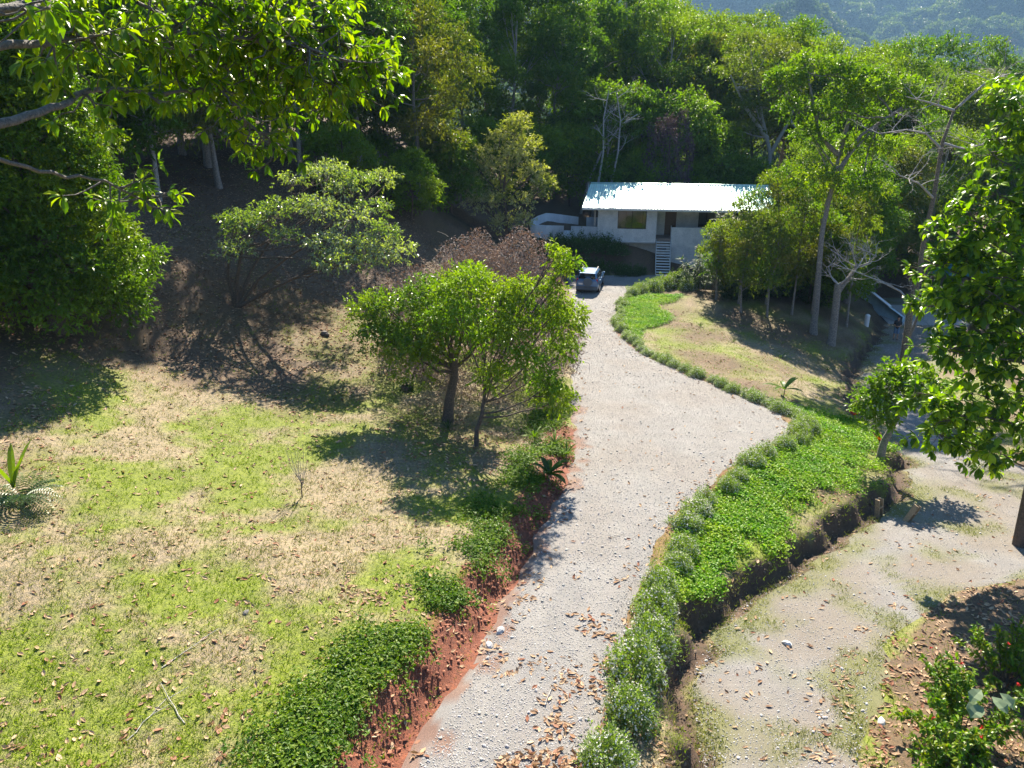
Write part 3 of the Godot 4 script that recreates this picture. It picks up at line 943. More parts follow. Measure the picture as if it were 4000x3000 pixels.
	S.tube([V(-0.05, 3.6, 0), V(0.5, 4.7, 0.1), V(1.0, 5.6, 0.1)], [0.17, 0.13, 0.09], 7)
	part(t, "trunk", S.mesh(M.bark_grey))
	S = Solid.new()
	for k in 9:
		var u := ru(); u.y = absf(u.y) * 0.5 + 0.15
		bare(S, V(-0.1, 4.2, 0) if k % 2 else V(0.9, 5.4, 0.1), u.normalized(), rr(1.3, 2.1), 0.06, 3)
	part(t, "branches", S.mesh(M.bark_pale))
	# slender pale stems at the forest edge behind the terrace
	rng.seed = 37
	for s in [[8.0, -79, [V(0, -0.3, 0), V(0.5, 3.2, 0), V(0.9, 6.4, 0), V(0.8, 9.5, 0), V(1.2, 12, 0)]], [7.0, -80, [V(0, 0, 0), V(0.6, 3.0, 0), V(1.8, 6.0, 0), V(3.6, 8.6, 0), V(5.2, 9.6, 0)]], [9.4, -79.5, [V(0, 0, 0), V(0.4, 3, 0), V(1.0, 6.5, 0), V(1.1, 9.5, 0), V(0.6, 12, 0)]]]:
		b = V(s[0], height(s[0], s[1]), s[1])
		t = thing("slim_bare_tree", "slim pale nearly leafless trunk at the forest edge behind the terrace", "tree", b, 0.0, "slim pale trunks behind the terrace")
		S = Solid.new()
		S.tube(s[2], taper(0.16, 0.05, 5), 7)
		part(t, "trunk", S.mesh(M.bark_pale))
		S = Solid.new()
		for k in 5:
			var u := ru(); u.y = absf(u.y)
			bare(S, along(s[2], rr(0.5, 1.0)), u, rr(1.2, 2.2), 0.04, 2)
		part(t, "branches", S.mesh(M.bark_pale))


# trees close to the drone, whose leaves show one by one
func rosettes(root: Node3D, list: Array, L: Leaves, singles: int, metal: Material, cols: Array) -> void:
	# list of [transform, colour number]; the ones nearest the lens become parts
	var meshes := []
	for c in cols:
		var one := Leaves.new()
		one.broad(Transform3D.IDENTITY, c)
		meshes.append(one.mesh(metal))
	list.sort_custom(func(a, b): return a[2] < b[2])
	for i in list.size():
		var e: Array = list[i]
		if i < singles:
			var o := part(root, "leaf", meshes[e[1]])
			o.transform = e[0]
		else:
			L.broad(e[0], (cols[e[1]] as Color) * rr(0.85, 1.15))


func in_view(p: Vector3) -> bool:
	var q := p - CAM
	var s := sin(deg_to_rad(21.0))
	var c := cos(deg_to_rad(21.0))
	var d := -q.y * s - q.z * c
	return d > 1 and absf(q.x) < d * 0.66 and absf(q.y * c - q.z * s) < d * 0.5


func leaf_xf(p: Vector3, d: Vector3, n: Vector3, l: float, w: float) -> Transform3D:
	var z := d.normalized()
	var x := n.cross(z).normalized()
	var y := z.cross(x)
	return Transform3D(Basis(x * w, y * l, z * l), p)


func near_tree(called: String, label: String, base: Vector3, trunk: Array, limbs: Array, twigs_per_m: float, ll: float, lw: float, droop: float, cols: Array, bark: Material, seed_: int, per: int) -> void:
	rng.seed = seed_
	var t := thing(called, label, "tree", base)
	var S := Solid.new()
	var tl := []
	for p in trunk: tl.append(p - base)
	S.tube(tl, taper(0.26, 0.14, tl.size()), 10)
	part(t, "trunk", S.mesh(bark))
	S = Solid.new()
	var list := []
	for li in limbs:
		var raw: Array = li[0]
		var pts := []
		for k in raw.size() - 1:
			for q in 3:
				pts.append((raw[k] as Vector3).lerp(raw[k + 1], q / 3.0) - base + ru() * 0.025)
		pts.append(raw[-1] - base)
		S.tube(pts, taper(li[1] * 0.78, 0.012, pts.size()), 7)
		var length := 0.0
		for k in pts.size() - 1: length += (pts[k] as Vector3).distance_to(pts[k + 1])
		for k in int(length * twigs_per_m * li[2]):
			var f := pow(rng.randf(), 0.75)
			if f < li[3]: continue
			var a := along(pts, f)
			var u := ru()
			u.y = u.y * 0.7 + 0.05
			var e := a + u.normalized() * rr(0.25, li[4])
			var tw := curve_pts(a, e, Vector3(0, -0.08, 0), 4, 0.03)
			S.tube(tw, taper(0.014, 0.005, 5), 4)
			for side in 1 + int(r01() < 0.5):
				var hub := e if side == 0 else along(tw, 0.6)
				var dir := (e - a).normalized()
				var n_leaf := per + rng.randi() % 3
				var a0 := r01() * TAU
				for j in n_leaf:
					var sx := dir.cross(Vector3.UP).normalized()
					var sy := sx.cross(dir)
					var an := a0 + j * TAU / n_leaf
					var d := (dir * rr(0.2, 0.7) + (sx * cos(an) + sy * sin(an)) * 0.9 - Vector3(0, droop * rr(0.4, 1.3), 0)).normalized()
					var n := (Vector3(0, 1, 0) + ru() * 0.55).normalized()
					var k2 := rr(0.7, 1.25)
					var p := hub + d * 0.02
					var world := p + base
					list.append([leaf_xf(p, d, n, ll * k2, lw * k2), rng.randi() % cols.size(), world.distance_to(CAM) + (0.0 if in_view(world) else 1000.0)])
	part(t, "branches", S.mesh(bark))
	var L := Leaves.new()
	rosettes(t, list, L, 260, M.leaf_gloss, cols)
	part(t, "foliage", L.mesh(M.leaf_gloss)).set_meta("kind", "stuff")


func near_trees() -> void:
	var by := height(-8.2, -6.0)
	near_tree("overhanging_tree", "large leaved tree whose crooked grey branches reach over the lawn", V(-8.2, by, -6.0),
		[V(-8.2, by - 0.3, -6), V(-8.0, 5, -6.1), V(-7.3, 9, -6.3), V(-6.6, 11, -6.5), V(-6.2, 12.5, -6.8)],
		[[[V(-6.5, 11.8, -6.6), V(-4.9, 12.25, -7.6), V(-4.8, 12.4, -8.5), V(-4.7, 12.5, -9.5), V(-4.4, 12.6, -10.5), V(-3.7, 12.6, -11), V(-2.9, 12.5, -11.5), V(-2.3, 12.3, -12)], 0.07, 1.0, 0.3, 0.8],
		[[V(-6.6, 11.0, -6.5), V(-4.9, 11.6, -7.5), V(-4.8, 11.7, -8.2), V(-4.8, 11.8, -8.8), V(-4.8, 11.95, -9.4), V(-4.7, 11.95, -10), V(-4.5, 11.9, -10.6), V(-4.1, 11.95, -11.2), V(-3.7, 11.8, -12)], 0.075, 0.55, 0.45, 0.6],
		[[V(-6.7, 10.8, -6.4), V(-4.8, 11.45, -7.3), V(-4.85, 11.25, -8), V(-5.0, 11.05, -9), V(-5.1, 10.9, -10), V(-4.9, 10.6, -10.5), V(-4.8, 10.6, -11)], 0.035, 0.35, 0.6, 0.6],
		[[V(-6.2, 12.5, -6.8), V(-4.6, 12.55, -7), V(-4.3, 12.7, -8), V(-4.7, 13.0, -9), V(-5.0, 13.4, -10)], 0.08, 0.7, 0.3, 0.8],
		[[V(-4.4, 12.6, -10.5), V(-4.1, 12.3, -11), V(-3.8, 11.9, -11), V(-3.6, 11.4, -11.5), V(-3.3, 11.1, -12)], 0.03, 1.1, 0.2, 0.6],
		[[V(-5.0, 12.6, -8.0), V(-4.3, 13.1, -9.5), V(-4.1, 13.1, -11), V(-3.3, 13.0, -12), V(-2.6, 12.7, -12.5), V(-2.2, 12.2, -13)], 0.06, 1.7, 0.25, 0.9],
		[[V(-4.1, 13.0, -11), V(-3.4, 12.8, -11.6), V(-2.8, 12.3, -12.2), V(-2.4, 11.8, -12.6)], 0.03, 2.2, 0.1, 0.9],
		[[V(-4.4, 12.9, -10.2), V(-4.0, 12.5, -11.4), V(-3.4, 12.2, -12.2), V(-3.0, 11.9, -12.8)], 0.03, 2.0, 0.1, 0.9],
		[[V(-4.8, 12.5, -9.0), V(-4.8, 12.6, -10.4), V(-4.4, 12.4, -11.6), V(-4.1, 12.3, -12.4)], 0.03, 1.5, 0.15, 0.8]],
		15.0, 0.17, 0.075, 0.55, [Color(0.09, 0.17, 0.015), Color(0.15, 0.26, 0.013), Color(0.23, 0.35, 0.013), Color(0.33, 0.40, 0.012)], M.bark_limb, 301, 6)
	by = height(17.1, -22.5)
	var limbs := []
	rng.seed = 41
	for p in [V(14.6, 8.9, -24), V(15.4, 10.5, -25), V(14.3, 6.9, -24), V(14.7, 5.4, -23), V(13.9, 6.1, -23.4), V(14.1, 4.5, -22.8), V(14.6, 3.0, -22.5), V(13.4, 2.8, -23), V(13.7, 1.6, -22.5), V(15.1, 1.3, -22), V(14.9, 6.6, -23), V(15.0, 4.3, -22), V(14.2, 8.1, -24), V(13.9, 7.4, -24), V(13.9, 2.4, -22.2), V(14.2, 5.0, -23), V(15.7, 11.6, -26), V(16.6, 9.6, -23), V(17.6, 7, -22), V(18, 4, -22), V(16.2, 2.2, -21.2), V(13.5, 5.7, -23.6), V(13.4, 6.7, -24), V(13.6, 4.3, -23), V(14.9, 9.8, -24.5), V(15.2, 11.2, -25), V(14.4, 7.6, -23.6), V(14.6, 6.0, -22.6), V(15.8, 10.6, -24), V(15.6, 8.4, -23.4), V(15.6, 3.2, -21.8), V(16, 6, -21.6), V(17, 11, -24), V(19.4, 8, -23), V(19.2, 5, -24)]:
		var a := V(17.0 - rr(0, 0.3), clampf(p.y - rr(0.4, 1.6), by + 2.6, 9.5), -22.7)
		limbs.append([[a, a.lerp(p, 0.35) + V(0, -0.1, 0), a.lerp(p, 0.7), p, p + (p - a).normalized() * rr(0.2, 0.8) + V(0, rr(-0.3, 0.2), 0)], 0.05, 1.0, 0.3, 1.0])
	near_tree("broad_leaved_tree", "tall tree with broad glossy paddle leaves at the edge of the lower road", V(17.1, by, -22.5),
		[V(17.1, by - 0.3, -22.5), V(16.9, 0.5, -22.5), V(16.8, 4, -22.7), V(16.9, 8, -23), V(16.9, 10.5, -23.3)], limbs, 6.6, 0.33, 0.17, 0.35, [Color(0.07, 0.14, 0.015), Color(0.12, 0.22, 0.015), Color(0.22, 0.35, 0.015), Color(0.33, 0.44, 0.018)], M.bark_dark, 302, 8)


# ---------------------------------------------------------------- shrubs and plants
func bush_mesh(L: Leaves, r: float, h: float, n: int, ll: float, lw: float, cols: Array, lump := 0.25) -> void:
	for i in n:
		var u := ru()
		u.y = absf(u.y)
		var k := 1.0 + lump * nf.get_noise_3d(u.x * 34 + r * 99 + ll * 900, u.y * 34, u.z * 34 + rng.seed % 977) * 2.2
		if rng.randf() < 0.03: k *= rr(1.05, 1.3)
		var q := pow(rng.randf(), 0.22) * k
		var p := V(u.x * r * q, u.y * h * q, u.z * r * q)
		var col: Color = (cols[rng.randi() % cols.size()] as Color) * rr(0.8, 1.2)
		var d := (u + ru() * 0.9).normalized()
		L.leaf(p, d, (V(0, 0.8, 0) + ru() * 0.7).normalized(), ll * rr(0.7, 1.3), lw * rr(0.7, 1.3), col)


func shrubs() -> void:
	var kinds := []
	var SH := [Color(0.17, 0.24, 0.085), Color(0.23, 0.31, 0.13), Color(0.13, 0.20, 0.055), Color(0.29, 0.36, 0.19)]
	for k in 3:
		rng.seed = 500 + k
		var o := proto("flowering_shrub", "", "shrub")
		var L := Leaves.new()
		bush_mesh(L, 0.52, 0.72, 3800, 0.075, 0.028, SH, 0.3)
		part(o, "foliage", L.mesh(M.leaf)).set_meta("kind", "stuff")
		var S := Solid.new()
		for i in 9:
			var u := ru(); u.y = absf(u.y) + 0.4
			S.tube([V(0, -0.1, 0), u * 0.25, u * 0.45], [0.014, 0.009, 0.004], 4)
		part(o, "stems", S.mesh(M.bark_dark))
		var F := Leaves.new()
		for i in 320:
			var u := ru(); u.y = absf(u.y)
			var p := V(u.x * 0.55, u.y * 0.75, u.z * 0.55) * rr(0.9, 1.06)
			for j in 3:
				F.leaf(p, (ru() + u * 0.4).normalized(), u, 0.034, 0.028, Color(0.62, 0.62, 0.54))
		part(o, "flowers", F.mesh(M.flower)).set_meta("kind", "stuff")
		kinds.append(o)
	rng.seed = 510
	var g := "white flowered shrubs lining the gravel drive"
	# rounded shrubs down the near edge: [z, out, size]
	for s in [[-11.2, 0.5, 1.1], [-12.6, 0.6, 1.05], [-13.9, 0.5, 1.25], [-15.2, 0.6, 1.15], [-16.5, 0.55, 1.1], [-17.7, 0.5, 0.95]]:
		var x: float = lin(DR, s[0]) + s[1]
		var o := copy(kinds[rng.randi() % 3], V(x, height(x, s[0]) - 0.04, s[0]), r01() * TAU, s[2], "plump rounded white flowered shrub between the drive edge and the lower road cut", "plump shrubs above the road cut")
		o.scale *= V(1, rr(1.0, 1.25), 1)
	for s in [[-18.9, 0.95], [-20.0, 1.0], [-21.3, 1.0], [-22.4, 1.1], [-23.4, 1.0], [-24.5, 1.15], [-25.4, 1.05], [-26.5, 1.2], [-27.5, 1.05], [-28.4, 1.25], [-29.3, 1.1], [-30.1, 1.25], [-31.0, 1.1]]:
		var z: float = s[0] + rr(-0.15, 0.15)
		var x: float = lin(DR, z) + rr(0.45, 0.85)
		var o := copy(kinds[rng.randi() % 3], V(x, height(x, z) - 0.05, z), r01() * TAU, s[1] * rr(0.72, 0.92), "loose white flowered shrub between the gravel turning place and bright ground cover", "shrubs along the turning place")
		o.scale *= V(rr(0.85, 1.2), rr(0.75, 1.05), 1)
	var z := -31.2
	while z > -58.5:
		var x := lin(DR, z) + rr(0.15, 0.5)
		var o := copy(kinds[rng.randi() % 3], V(x, height(x, z) - 0.05, z), r01() * TAU, rr(0.7, 0.95), "low pale flowered hedge shrub " + ("at the tip of the gravel turning place" if z > -36 else ("between the gravel and the dry bank" if z > -47 else "between the drive and the green strip below the house")), "low hedge shrubs " + ("at the turning place tip" if z > -36 else ("beside the dry bank" if z > -47 else "beside the green strip")))
		o.scale *= V(1, rr(0.6, 0.85), 1)
		z -= rr(0.55, 0.85) if z > -35 else rr(0.75, 1.0)
	for s in [[9.6, -59.6, 1.2], [10.8, -60.6, 1.35], [12.0, -61.7, 1.5], [13.0, -62.6, 1.6], [13.6, -61.0, 1.3], [8.8, -58.6, 1.1], [14.6, -62.4, 1.4]]:
		copy(kinds[rng.randi() % 3], V(s[0] + 0.5, height(s[0] + 0.5, s[1]) - 0.05, s[1]), r01() * TAU, s[2], "rounded pale shrub at the bend of the drive below the stairs", "shrubs at the bend below the stairs")
	for k in kinds: k.free()
	# hedge on the bank below the terrace and the house
	var hk := []
	for k in 2:
		rng.seed = 530 + k
		var o := proto("bank_shrub", "", "shrub")
		var L := Leaves.new()
		bush_mesh(L, 0.95, 1.2, 3600, 0.12, 0.06, [Color(0.05, 0.11, 0.02), Color(0.075, 0.14, 0.03), Color(0.10, 0.15, 0.04)], 0.4)
		part(o, "foliage", L.mesh(M.leaf)).set_meta("kind", "stuff")
		var F := Leaves.new()
		for i in 60:
			var u := ru(); u.y = absf(u.y)
			F.leaf(V(u.x * 0.98, u.y * 1.22, u.z * 0.98), (ru() + u * 0.4).normalized(), u, 0.07, 0.05, Color(0.45, 0.42, 0.3))
		part(o, "flowers", F.mesh(M.flower)).set_meta("kind", "stuff")
		hk.append(o)
	rng.seed = 540
	for s in [[2.2, -67.8, 1.0], [3.4, -68.2, 1.1], [4.6, -68.3, 1.15], [5.8, -68.4, 1.2], [7.0, -68.4, 1.1], [8.2, -68.3, 1.15], [9.2, -67.9, 0.9], [3.0, -66.9, 0.9], [4.6, -67.0, 1.0], [6.2, -67.1, 1.0], [7.8, -66.9, 0.95], [9.3, -66.8, 0.8]]:
		copy(hk[rng.randi() % 2], V(s[0], height(s[0], s[1]) - 0.15, s[1]), r01() * TAU, s[2], "dark leafy hedge shrub on the bank under the terrace wall", "hedge shrubs under the terrace wall")
	for s in [[10.2, -66.6, 0.7], [11.0, -66.4, 0.75], [9.6, -66.0, 0.65], [10.6, -65.9, 0.6]]:
		copy(hk[rng.randi() % 2], V(s[0], height(s[0], s[1]) - 0.1, s[1]), r01() * TAU, s[2], "small speckled shrub on the bank between the car and the stairs", "shrubs between the car and the stairs")
	for k in hk: k.free()
	# dead vine mound behind the lawn trees
	rng.seed = 550
	var md := thing("dry_vine_mound", "large grey brown mound of dead tangled vines behind the lawn trees", "shrub", V(-1.6, height(-1.6, -36.5), -36.5))
	var L := Leaves.new()
	var S := Solid.new()
	for i in 2600:
		var u := ru(); u.y = absf(u.y)
		var k := 1.0 + 0.35 * nf.get_noise_3d(u.x * 30, u.y * 30, u.z * 30)
		var p := V(u.x * 4.7, u.y * 6.9, u.z * 3.6) * k * rr(0.75, 1.02)
		var d := (ru() + V(0, -0.5, 0)).normalized()
		S.tube([p, p + d * rr(0.2, 0.5) + ru() * 0.1, p + d * rr(0.5, 1.0) + ru() * 0.3], [0.011, 0.009, 0.005], 3)
	for i in 42000:
		var u := ru(); u.y = absf(u.y)
		var k := 1.0 + 0.35 * nf.get_noise_3d(u.x * 30, u.y * 30, u.z * 30)
		var p := V(u.x * 4.7, u.y * 6.9, u.z * 3.6) * k * pow(r01(), 0.12)
		L.leaf(p, (ru() + V(0, -0.3, 0)).normalized(), ru(), rr(0.08, 0.2), rr(0.03, 0.06), tone(Color(0.20, 0.145, 0.115), Color(0.40, 0.31, 0.25), r01()))
	part(md, "stems", S.mesh(M.bark_grey)).set_meta("kind", "stuff")
	part(md, "dead_foliage", L.mesh(M.dry)).set_meta("kind", "stuff")
	md = thing("withered_vine_column", "dark purplish column of withered vines at the forest edge above the roof", "shrub", V(15.6, height(15.6, -80.5), -80.5))
	L = Leaves.new()
	for i in 16000:
		var u := ru()
		var k := 1.0 + 0.3 * nf.get_noise_3d(u.x * 30, u.y * 30, u.z * 30)
		var p := V(u.x * 2.3, 6.0 + u.y * 4.6, u.z * 2.0) * k
		L.leaf(p, (ru() + V(0, -0.6, 0)).normalized(), ru(), rr(0.12, 0.28), rr(0.05, 0.09), tone(Color(0.075, 0.05, 0.055), Color(0.17, 0.12, 0.12), r01()))
	part(md, "dead_foliage", L.mesh(M.dry)).set_meta("kind", "stuff")
	S = Solid.new()
	S.tube([V(0, -0.3, 0), V(0.1, 4, 0), V(0, 9, 0)], [0.25, 0.2, 0.06], 7)
	part(md, "trunk", S.mesh(M.bark_dark))


func cane_plant(at: Vector3, hgt: float, label: String, group: String, cols: Array, n_stem: int, ll: float) -> void:
	var o := thing("cane_plant", label, "plant", at, 0.0, group)
	var S := Solid.new()
	var L := Leaves.new()
	for k in n_stem:
		var lean := V(rr(-0.5, 0.5), 0, rr(-0.4, 0.4))
		var hh := hgt * rr(0.6, 1.0)
		var p := V(lean.x * 0.5, -0.1, lean.z * 0.5)
		var e := V(lean.x * 1.8, hh, lean.z * 1.8)
		S.tube(curve_pts(p, e, ru() * 0.1, 5, 0.04), taper(0.035, 0.018, 6), 5)
		var heads := int(hh / 0.45)
		for h in heads:
			var f := 1.0 - h * 0.45 / hh
			if f < 0.12: continue
			var q := p.lerp(e, f)
			for j in (14 if h == 0 else 9):
				var u := ru()
				u.y = rr(0.0, 0.9) if h == 0 else rr(-0.2, 0.5)
				L.strap(q + ru() * 0.05, u.normalized(), ll * rr(0.7, 1.2), ll * 0.12, rr(0.7, 1.3), (cols[rng.randi() % cols.size()] as Color) * rr(0.8, 1.2))
	part(o, "stems", S.mesh(M.bark_grey))
	part(o, "foliage", L.mesh(M.leaf)).set_meta("kind", "stuff")


func rosette_plant(called: String, label: String, at: Vector3, n: int, ll: float, w: float, droop: float, cols: Array, stem := 0.0, group := "") -> void:
	var o := thing(called, label, "plant", at, 0.0, group)
	if stem > 0.0:
		var S := Solid.new()
		S.tube([V(0, -0.1, 0), V(0.02, stem, 0)], [0.03, 0.02], 5)
		part(o, "stem", S.mesh(M.bark_grey))
	for j in n:
		var a := j * 2.39996
		var u := V(cos(a), rr(0.3, 1.4), sin(a)).normalized()
		var L := Leaves.new()
		L.strap(V(0, stem, 0), u, ll * rr(0.7, 1.15), w, droop * rr(0.6, 1.3), (cols[rng.randi() % cols.size()] as Color) * rr(0.85, 1.15))
		part(o, "leaf", L.mesh(M.leaf_gloss))


func plants() -> void:
	rng.seed = 600
	var blue := [Color(0.07, 0.12, 0.05), Color(0.10, 0.15, 0.07), Color(0.06, 0.10, 0.04)]
	var warm := [Color(0.17, 0.17, 0.06), Color(0.22, 0.19, 0.08), Color(0.12, 0.14, 0.04)]
	for s in [[16.3, -61.2, 6.8], [17.5, -61.6, 6.2], [15.2, -60.8, 3.4], [18.8, -61.4, 7.2], [17.0, -59.8, 4.2], [14.4, -61.4, 2.4]]:
		cane_plant(V(s[0], height(s[0], s[1]), s[1]), s[2], "blue green cane plant with drooping strap leaves before the parapet wall", "cane plants before the parapet", blue, 6, 0.55)
	for s in [[20.6, -62.8, 7.2], [21.8, -63.2, 7.6], [19.4, -63.6, 6.4], [22.8, -62.4, 6.4], [18.2, -64.0, 5.8]]:
		cane_plant(V(s[0], height(s[0], s[1]), s[1]), s[2], "tall golden cane plant with feathery tufts by the end of the house", "tall golden cane plants by the house", warm, 7, 0.6)
	var hedge := [Color(0.045, 0.085, 0.02), Color(0.065, 0.11, 0.025), Color(0.09, 0.12, 0.03)]
	for s in [[18.4, -58.8, 3.2], [20.0, -59.6, 4.0], [21.6, -60.2, 4.4], [22.8, -60.0, 4.6], [17.2, -58.4, 2.2], [23.6, -58.6, 3.8]]:
		var o := thing("shade_shrub", "dark upright leafy shrub in the thicket below the cane plants", "shrub", V(s[0], height(s[0], s[1]), s[1]), 0.0, "thicket below the cane plants")
		var L := Leaves.new()
		bush_mesh(L, 1.0, s[2], 3000, 0.22, 0.075, hedge, 0.5)
		part(o, "foliage", L.mesh(M.leaf_gloss)).set_meta("kind", "stuff")
		var S := Solid.new()
		for k in 6:
			var u := V(rr(-0.7, 0.7), s[2] * rr(0.6, 0.9), rr(-0.7, 0.7))
			S.tube([V(rr(-.3, .3), -0.1, rr(-.3, .3)), u * 0.5, u], [0.04, 0.03, 0.01], 5)
		part(o, "stems", S.mesh(M.bark_dark))
	# plants by the lawn trees
	for s in [[0.9, -28.6, 14, 0.75], [1.7, -28.0, 16, 0.8], [2.1, -27.2, 12, 0.6]]:
		rosette_plant("spiky_plant", "green spiky strap leaved plant between the lawn trees and the drive", V(s[0], height(s[0], s[1]), s[1]), s[2], s[3], 0.06, 0.8, [Color(0.10, 0.17, 0.03), Color(0.14, 0.21, 0.04)], 0.15, "spiky plants beside the drive")
	rosette_plant("paddle_leaf_plant", "dark plant with a few large paddle leaves under the lime tree", V(1.3, height(1.3, -24.6), -24.6), 9, 0.9, 0.2, 0.9, [Color(0.06, 0.13, 0.02), Color(0.05, 0.10, 0.02)], 0.25)
	rosette_plant("spiky_tuft", "dark spiky tuft at the foot of the stout shade tree", V(-2.6, height(-2.6, -28.9), -28.9), 16, 0.55, 0.035, 0.5, [Color(0.06, 0.09, 0.03)])
	# plants on the shaded bank
	for s in [[16.6, -45.5, 0.5], [14.2, -47.5, 0.45], [19.4, -45.0, 0.4], [12.6, -50.0, 0.4]]:
		rosette_plant("grass_clump", "small fountain of narrow leaves on the shaded bank", V(s[0], height(s[0], s[1]), s[1]), 18, s[2], 0.03, 0.8, [Color(0.08, 0.14, 0.05), Color(0.07, 0.12, 0.03)], 0.0, "narrow leaved clumps on the shaded bank")
	rosette_plant("banana_plant", "young banana like plant with arching leaves beyond the turning place", V(13.6, height(13.6, -36.2), -36.2), 6, 1.2, 0.22, 0.7, [Color(0.14, 0.22, 0.04)], 0.4)
	rosette_plant("red_leaved_plant", "bright red leaved plant beside the ditch", V(16.3, height(16.3, -34.2), -34.2), 12, 0.6, 0.09, 0.35, [Color(0.45, 0.03, 0.03), Color(0.30, 0.025, 0.03)], 0.35)
	rosette_plant("bronze_leaved_plant", "bronze leaved plant at the foot of the leaning tree", V(15.9, height(15.9, -30.6), -30.6), 12, 0.5, 0.08, 0.35, [Color(0.20, 0.05, 0.03), Color(0.12, 0.06, 0.03)], 0.35)
	# fern clump on the lawn
	rng.seed = 610
	var o := thing("fern_clump", "bushy fern clump with upright strap leaves on the lawn", "plant", V(-13.3, height(-13.3, -18.7), -18.7))
	var L := Leaves.new()
	for i in 46:
		var u := V(cos(i * 2.4), rr(0.5, 1.7), sin(i * 2.4)).normalized()
		var p := V(0, 0.1, 0)
		var dir := u
		for k in 14:
			p += dir * 0.075
			dir = (dir + V(0, -0.11, 0)).normalized()
			var s := dir.cross(Vector3.UP).normalized()
			for sd in [-1, 1]:
				L.leaf(p, (s * sd + dir * 0.35).normalized(), Vector3.UP, 0.16 * sin(PI * (k + 2.0) / 17.0), 0.045, tone(Color(0.08, 0.14, 0.05), Color(0.13, 0.19, 0.09), r01()))
	part(o, "fronds", L.mesh(M.leaf_gloss)).set_meta("kind", "stuff")
	for a in [0.2, 1.7, 2.9, 4.4, 5.4]:
		L = Leaves.new()
		L.strap(V(-0.2, 0.5, 0), V(cos(a) * 0.6, 1.3, sin(a) * 0.6).normalized(), rr(1.0, 1.5), 0.17, 0.5, Color(0.16, 0.22, 0.03))
		part(o, "leaf", L.mesh(M.leaf_gloss))
	# leafless sapling on the lawn
	o = thing("bare_sapling", "thin leafless sapling standing alone on the sunny lawn", "sapling", V(-6.6, height(-6.6, -21.6), -21.6))
	var S := Solid.new()
	S.tube([V(0, -0.1, 0), V(0.0, 0.3, 0), V(0.03, 0.55, 0)], [0.022, 0.018, 0.014], 6)
	part(o, "stem", S.mesh(M.bark_dark))
	S = Solid.new()
	for k in 8:
		var u := V(rr(-0.3, 0.3), 1, rr(-0.3, 0.3)).normalized()
		var a := V(0.02, rr(0.25, 0.55), 0)
		S.tube(curve_pts(a, a + u * rr(0.9, 1.7), u * 0.1 + V(u.x, 0, u.z) * 0.5, 6, 0.02), taper(0.011, 0.004, 7), 4)
	part(o, "branches", S.mesh(M.bark_grey))
	# shrubs at the lower road's near side
	rng.seed = 620
	var greens := [Color(0.09, 0.19, 0.015), Color(0.14, 0.25, 0.018), Color(0.19, 0.29, 0.02), Color(0.23, 0.27, 0.025)]
	for s in [[9.7, -13.1, 1.45, 2.0, 2600, "leafy green shrub with arching sprays beside the gravel of the lower road"], [8.9, -12.0, 0.9, 1.3, 1500, "low yellow green shrub sprawling at the foot of the leafy road shrub"], [11.9, -14.9, 1.3, 1.8, 2200, "feathery dark shrub shading the mulch under the broad leaved tree"], [12.0, -12.6, 1.1, 1.3, 1400, "dark glossy shrub with big leaves behind the leafy road shrub"]]:
		o = thing("roadside_shrub", s[5], "shrub", V(s[0], height(s[0], s[1]) - 0.05, s[1]))
		S = Solid.new()
		L = Leaves.new()
		for k in 46:
			var u := ru(); u.y = absf(u.y) + 0.25
			var e := V(u.x * s[2], u.y * s[3] * 0.85, u.z * s[2]) * rr(0.6, 1.1)
			var b := curve_pts(V(u.x * 0.15, -0.05, u.z * 0.15), e, V(0, 0.3, 0), 6, 0.04)
			S.tube(b, taper(0.016, 0.005, 7), 4)
			var nl := int(s[4] / 46.0)
			for j in nl:
				var f := rr(0.3, 1.0)
				var q := along(b, f)
				var dir := (along(b, minf(1.0, f + 0.05)) - along(b, f - 0.05)).normalized()
				var dd := (dir * 0.5 + ru() * 0.9 + V(0, -0.15, 0)).normalized()
				var k2 := rr(0.7, 1.2) * (1.35 if s[4] == 1400 else 1.0)
				L.broad(leaf_xf(q, dd, (V(0, 1, 0) + ru() * 0.6).normalized(), 0.15 * k2, 0.075 * k2), (greens[rng.randi() % 4] as Color) * rr(0.7, 1.15))
		part(o, "stems", S.mesh(M.bark_dark))
		part(o, "foliage", L.mesh(M.leaf_gloss)).set_meta("kind", "stuff")
		for k in 3:
			var F := Leaves.new()
			var p := V(rr(-0.6, 0.6) * s[2], s[3] * rr(0.8, 1.0), rr(-0.5, 0.5) * s[2])
			for j in 9: F.leaf(p, ru(), ru(), 0.055, 0.03, Color(0.55, 0.03, 0.02))
			part(o, "flower", F.mesh(M.flower))
		if s[4] == 2600:
			for k in 5:
				var P := Leaves.new()
				P.broad(leaf_xf(V(0.3 + rr(-0.5, 0.4), 1.45 + rr(-0.2, 0.25), rr(-0.3, 0.5)), V(rr(-1, 1), -0.2, rr(-0.2, 1)).normalized(), V(0, 1, 0.2), 0.4, 0.32), Color(0.26, 0.34, 0.20))
				part(o, "leaf", P.mesh(M.leaf_gloss))
	# palm fronds hanging into the frame
	rng.seed = 630
	o = thing("feather_palm", "feather palm with yellow green arching fronds beyond the broad leaved tree", "palm", V(27.5, height(27.5, -33), -33))
	S = Solid.new()
	S.tube([V(0, -0.3, 0), V(0, 6, 0), V(0.2, 12.0, 0), V(0.2, 15.6, 0)], [0.22, 0.17, 0.14, 0.12], 9)
	part(o, "trunk", S.mesh(M.bark_grey))
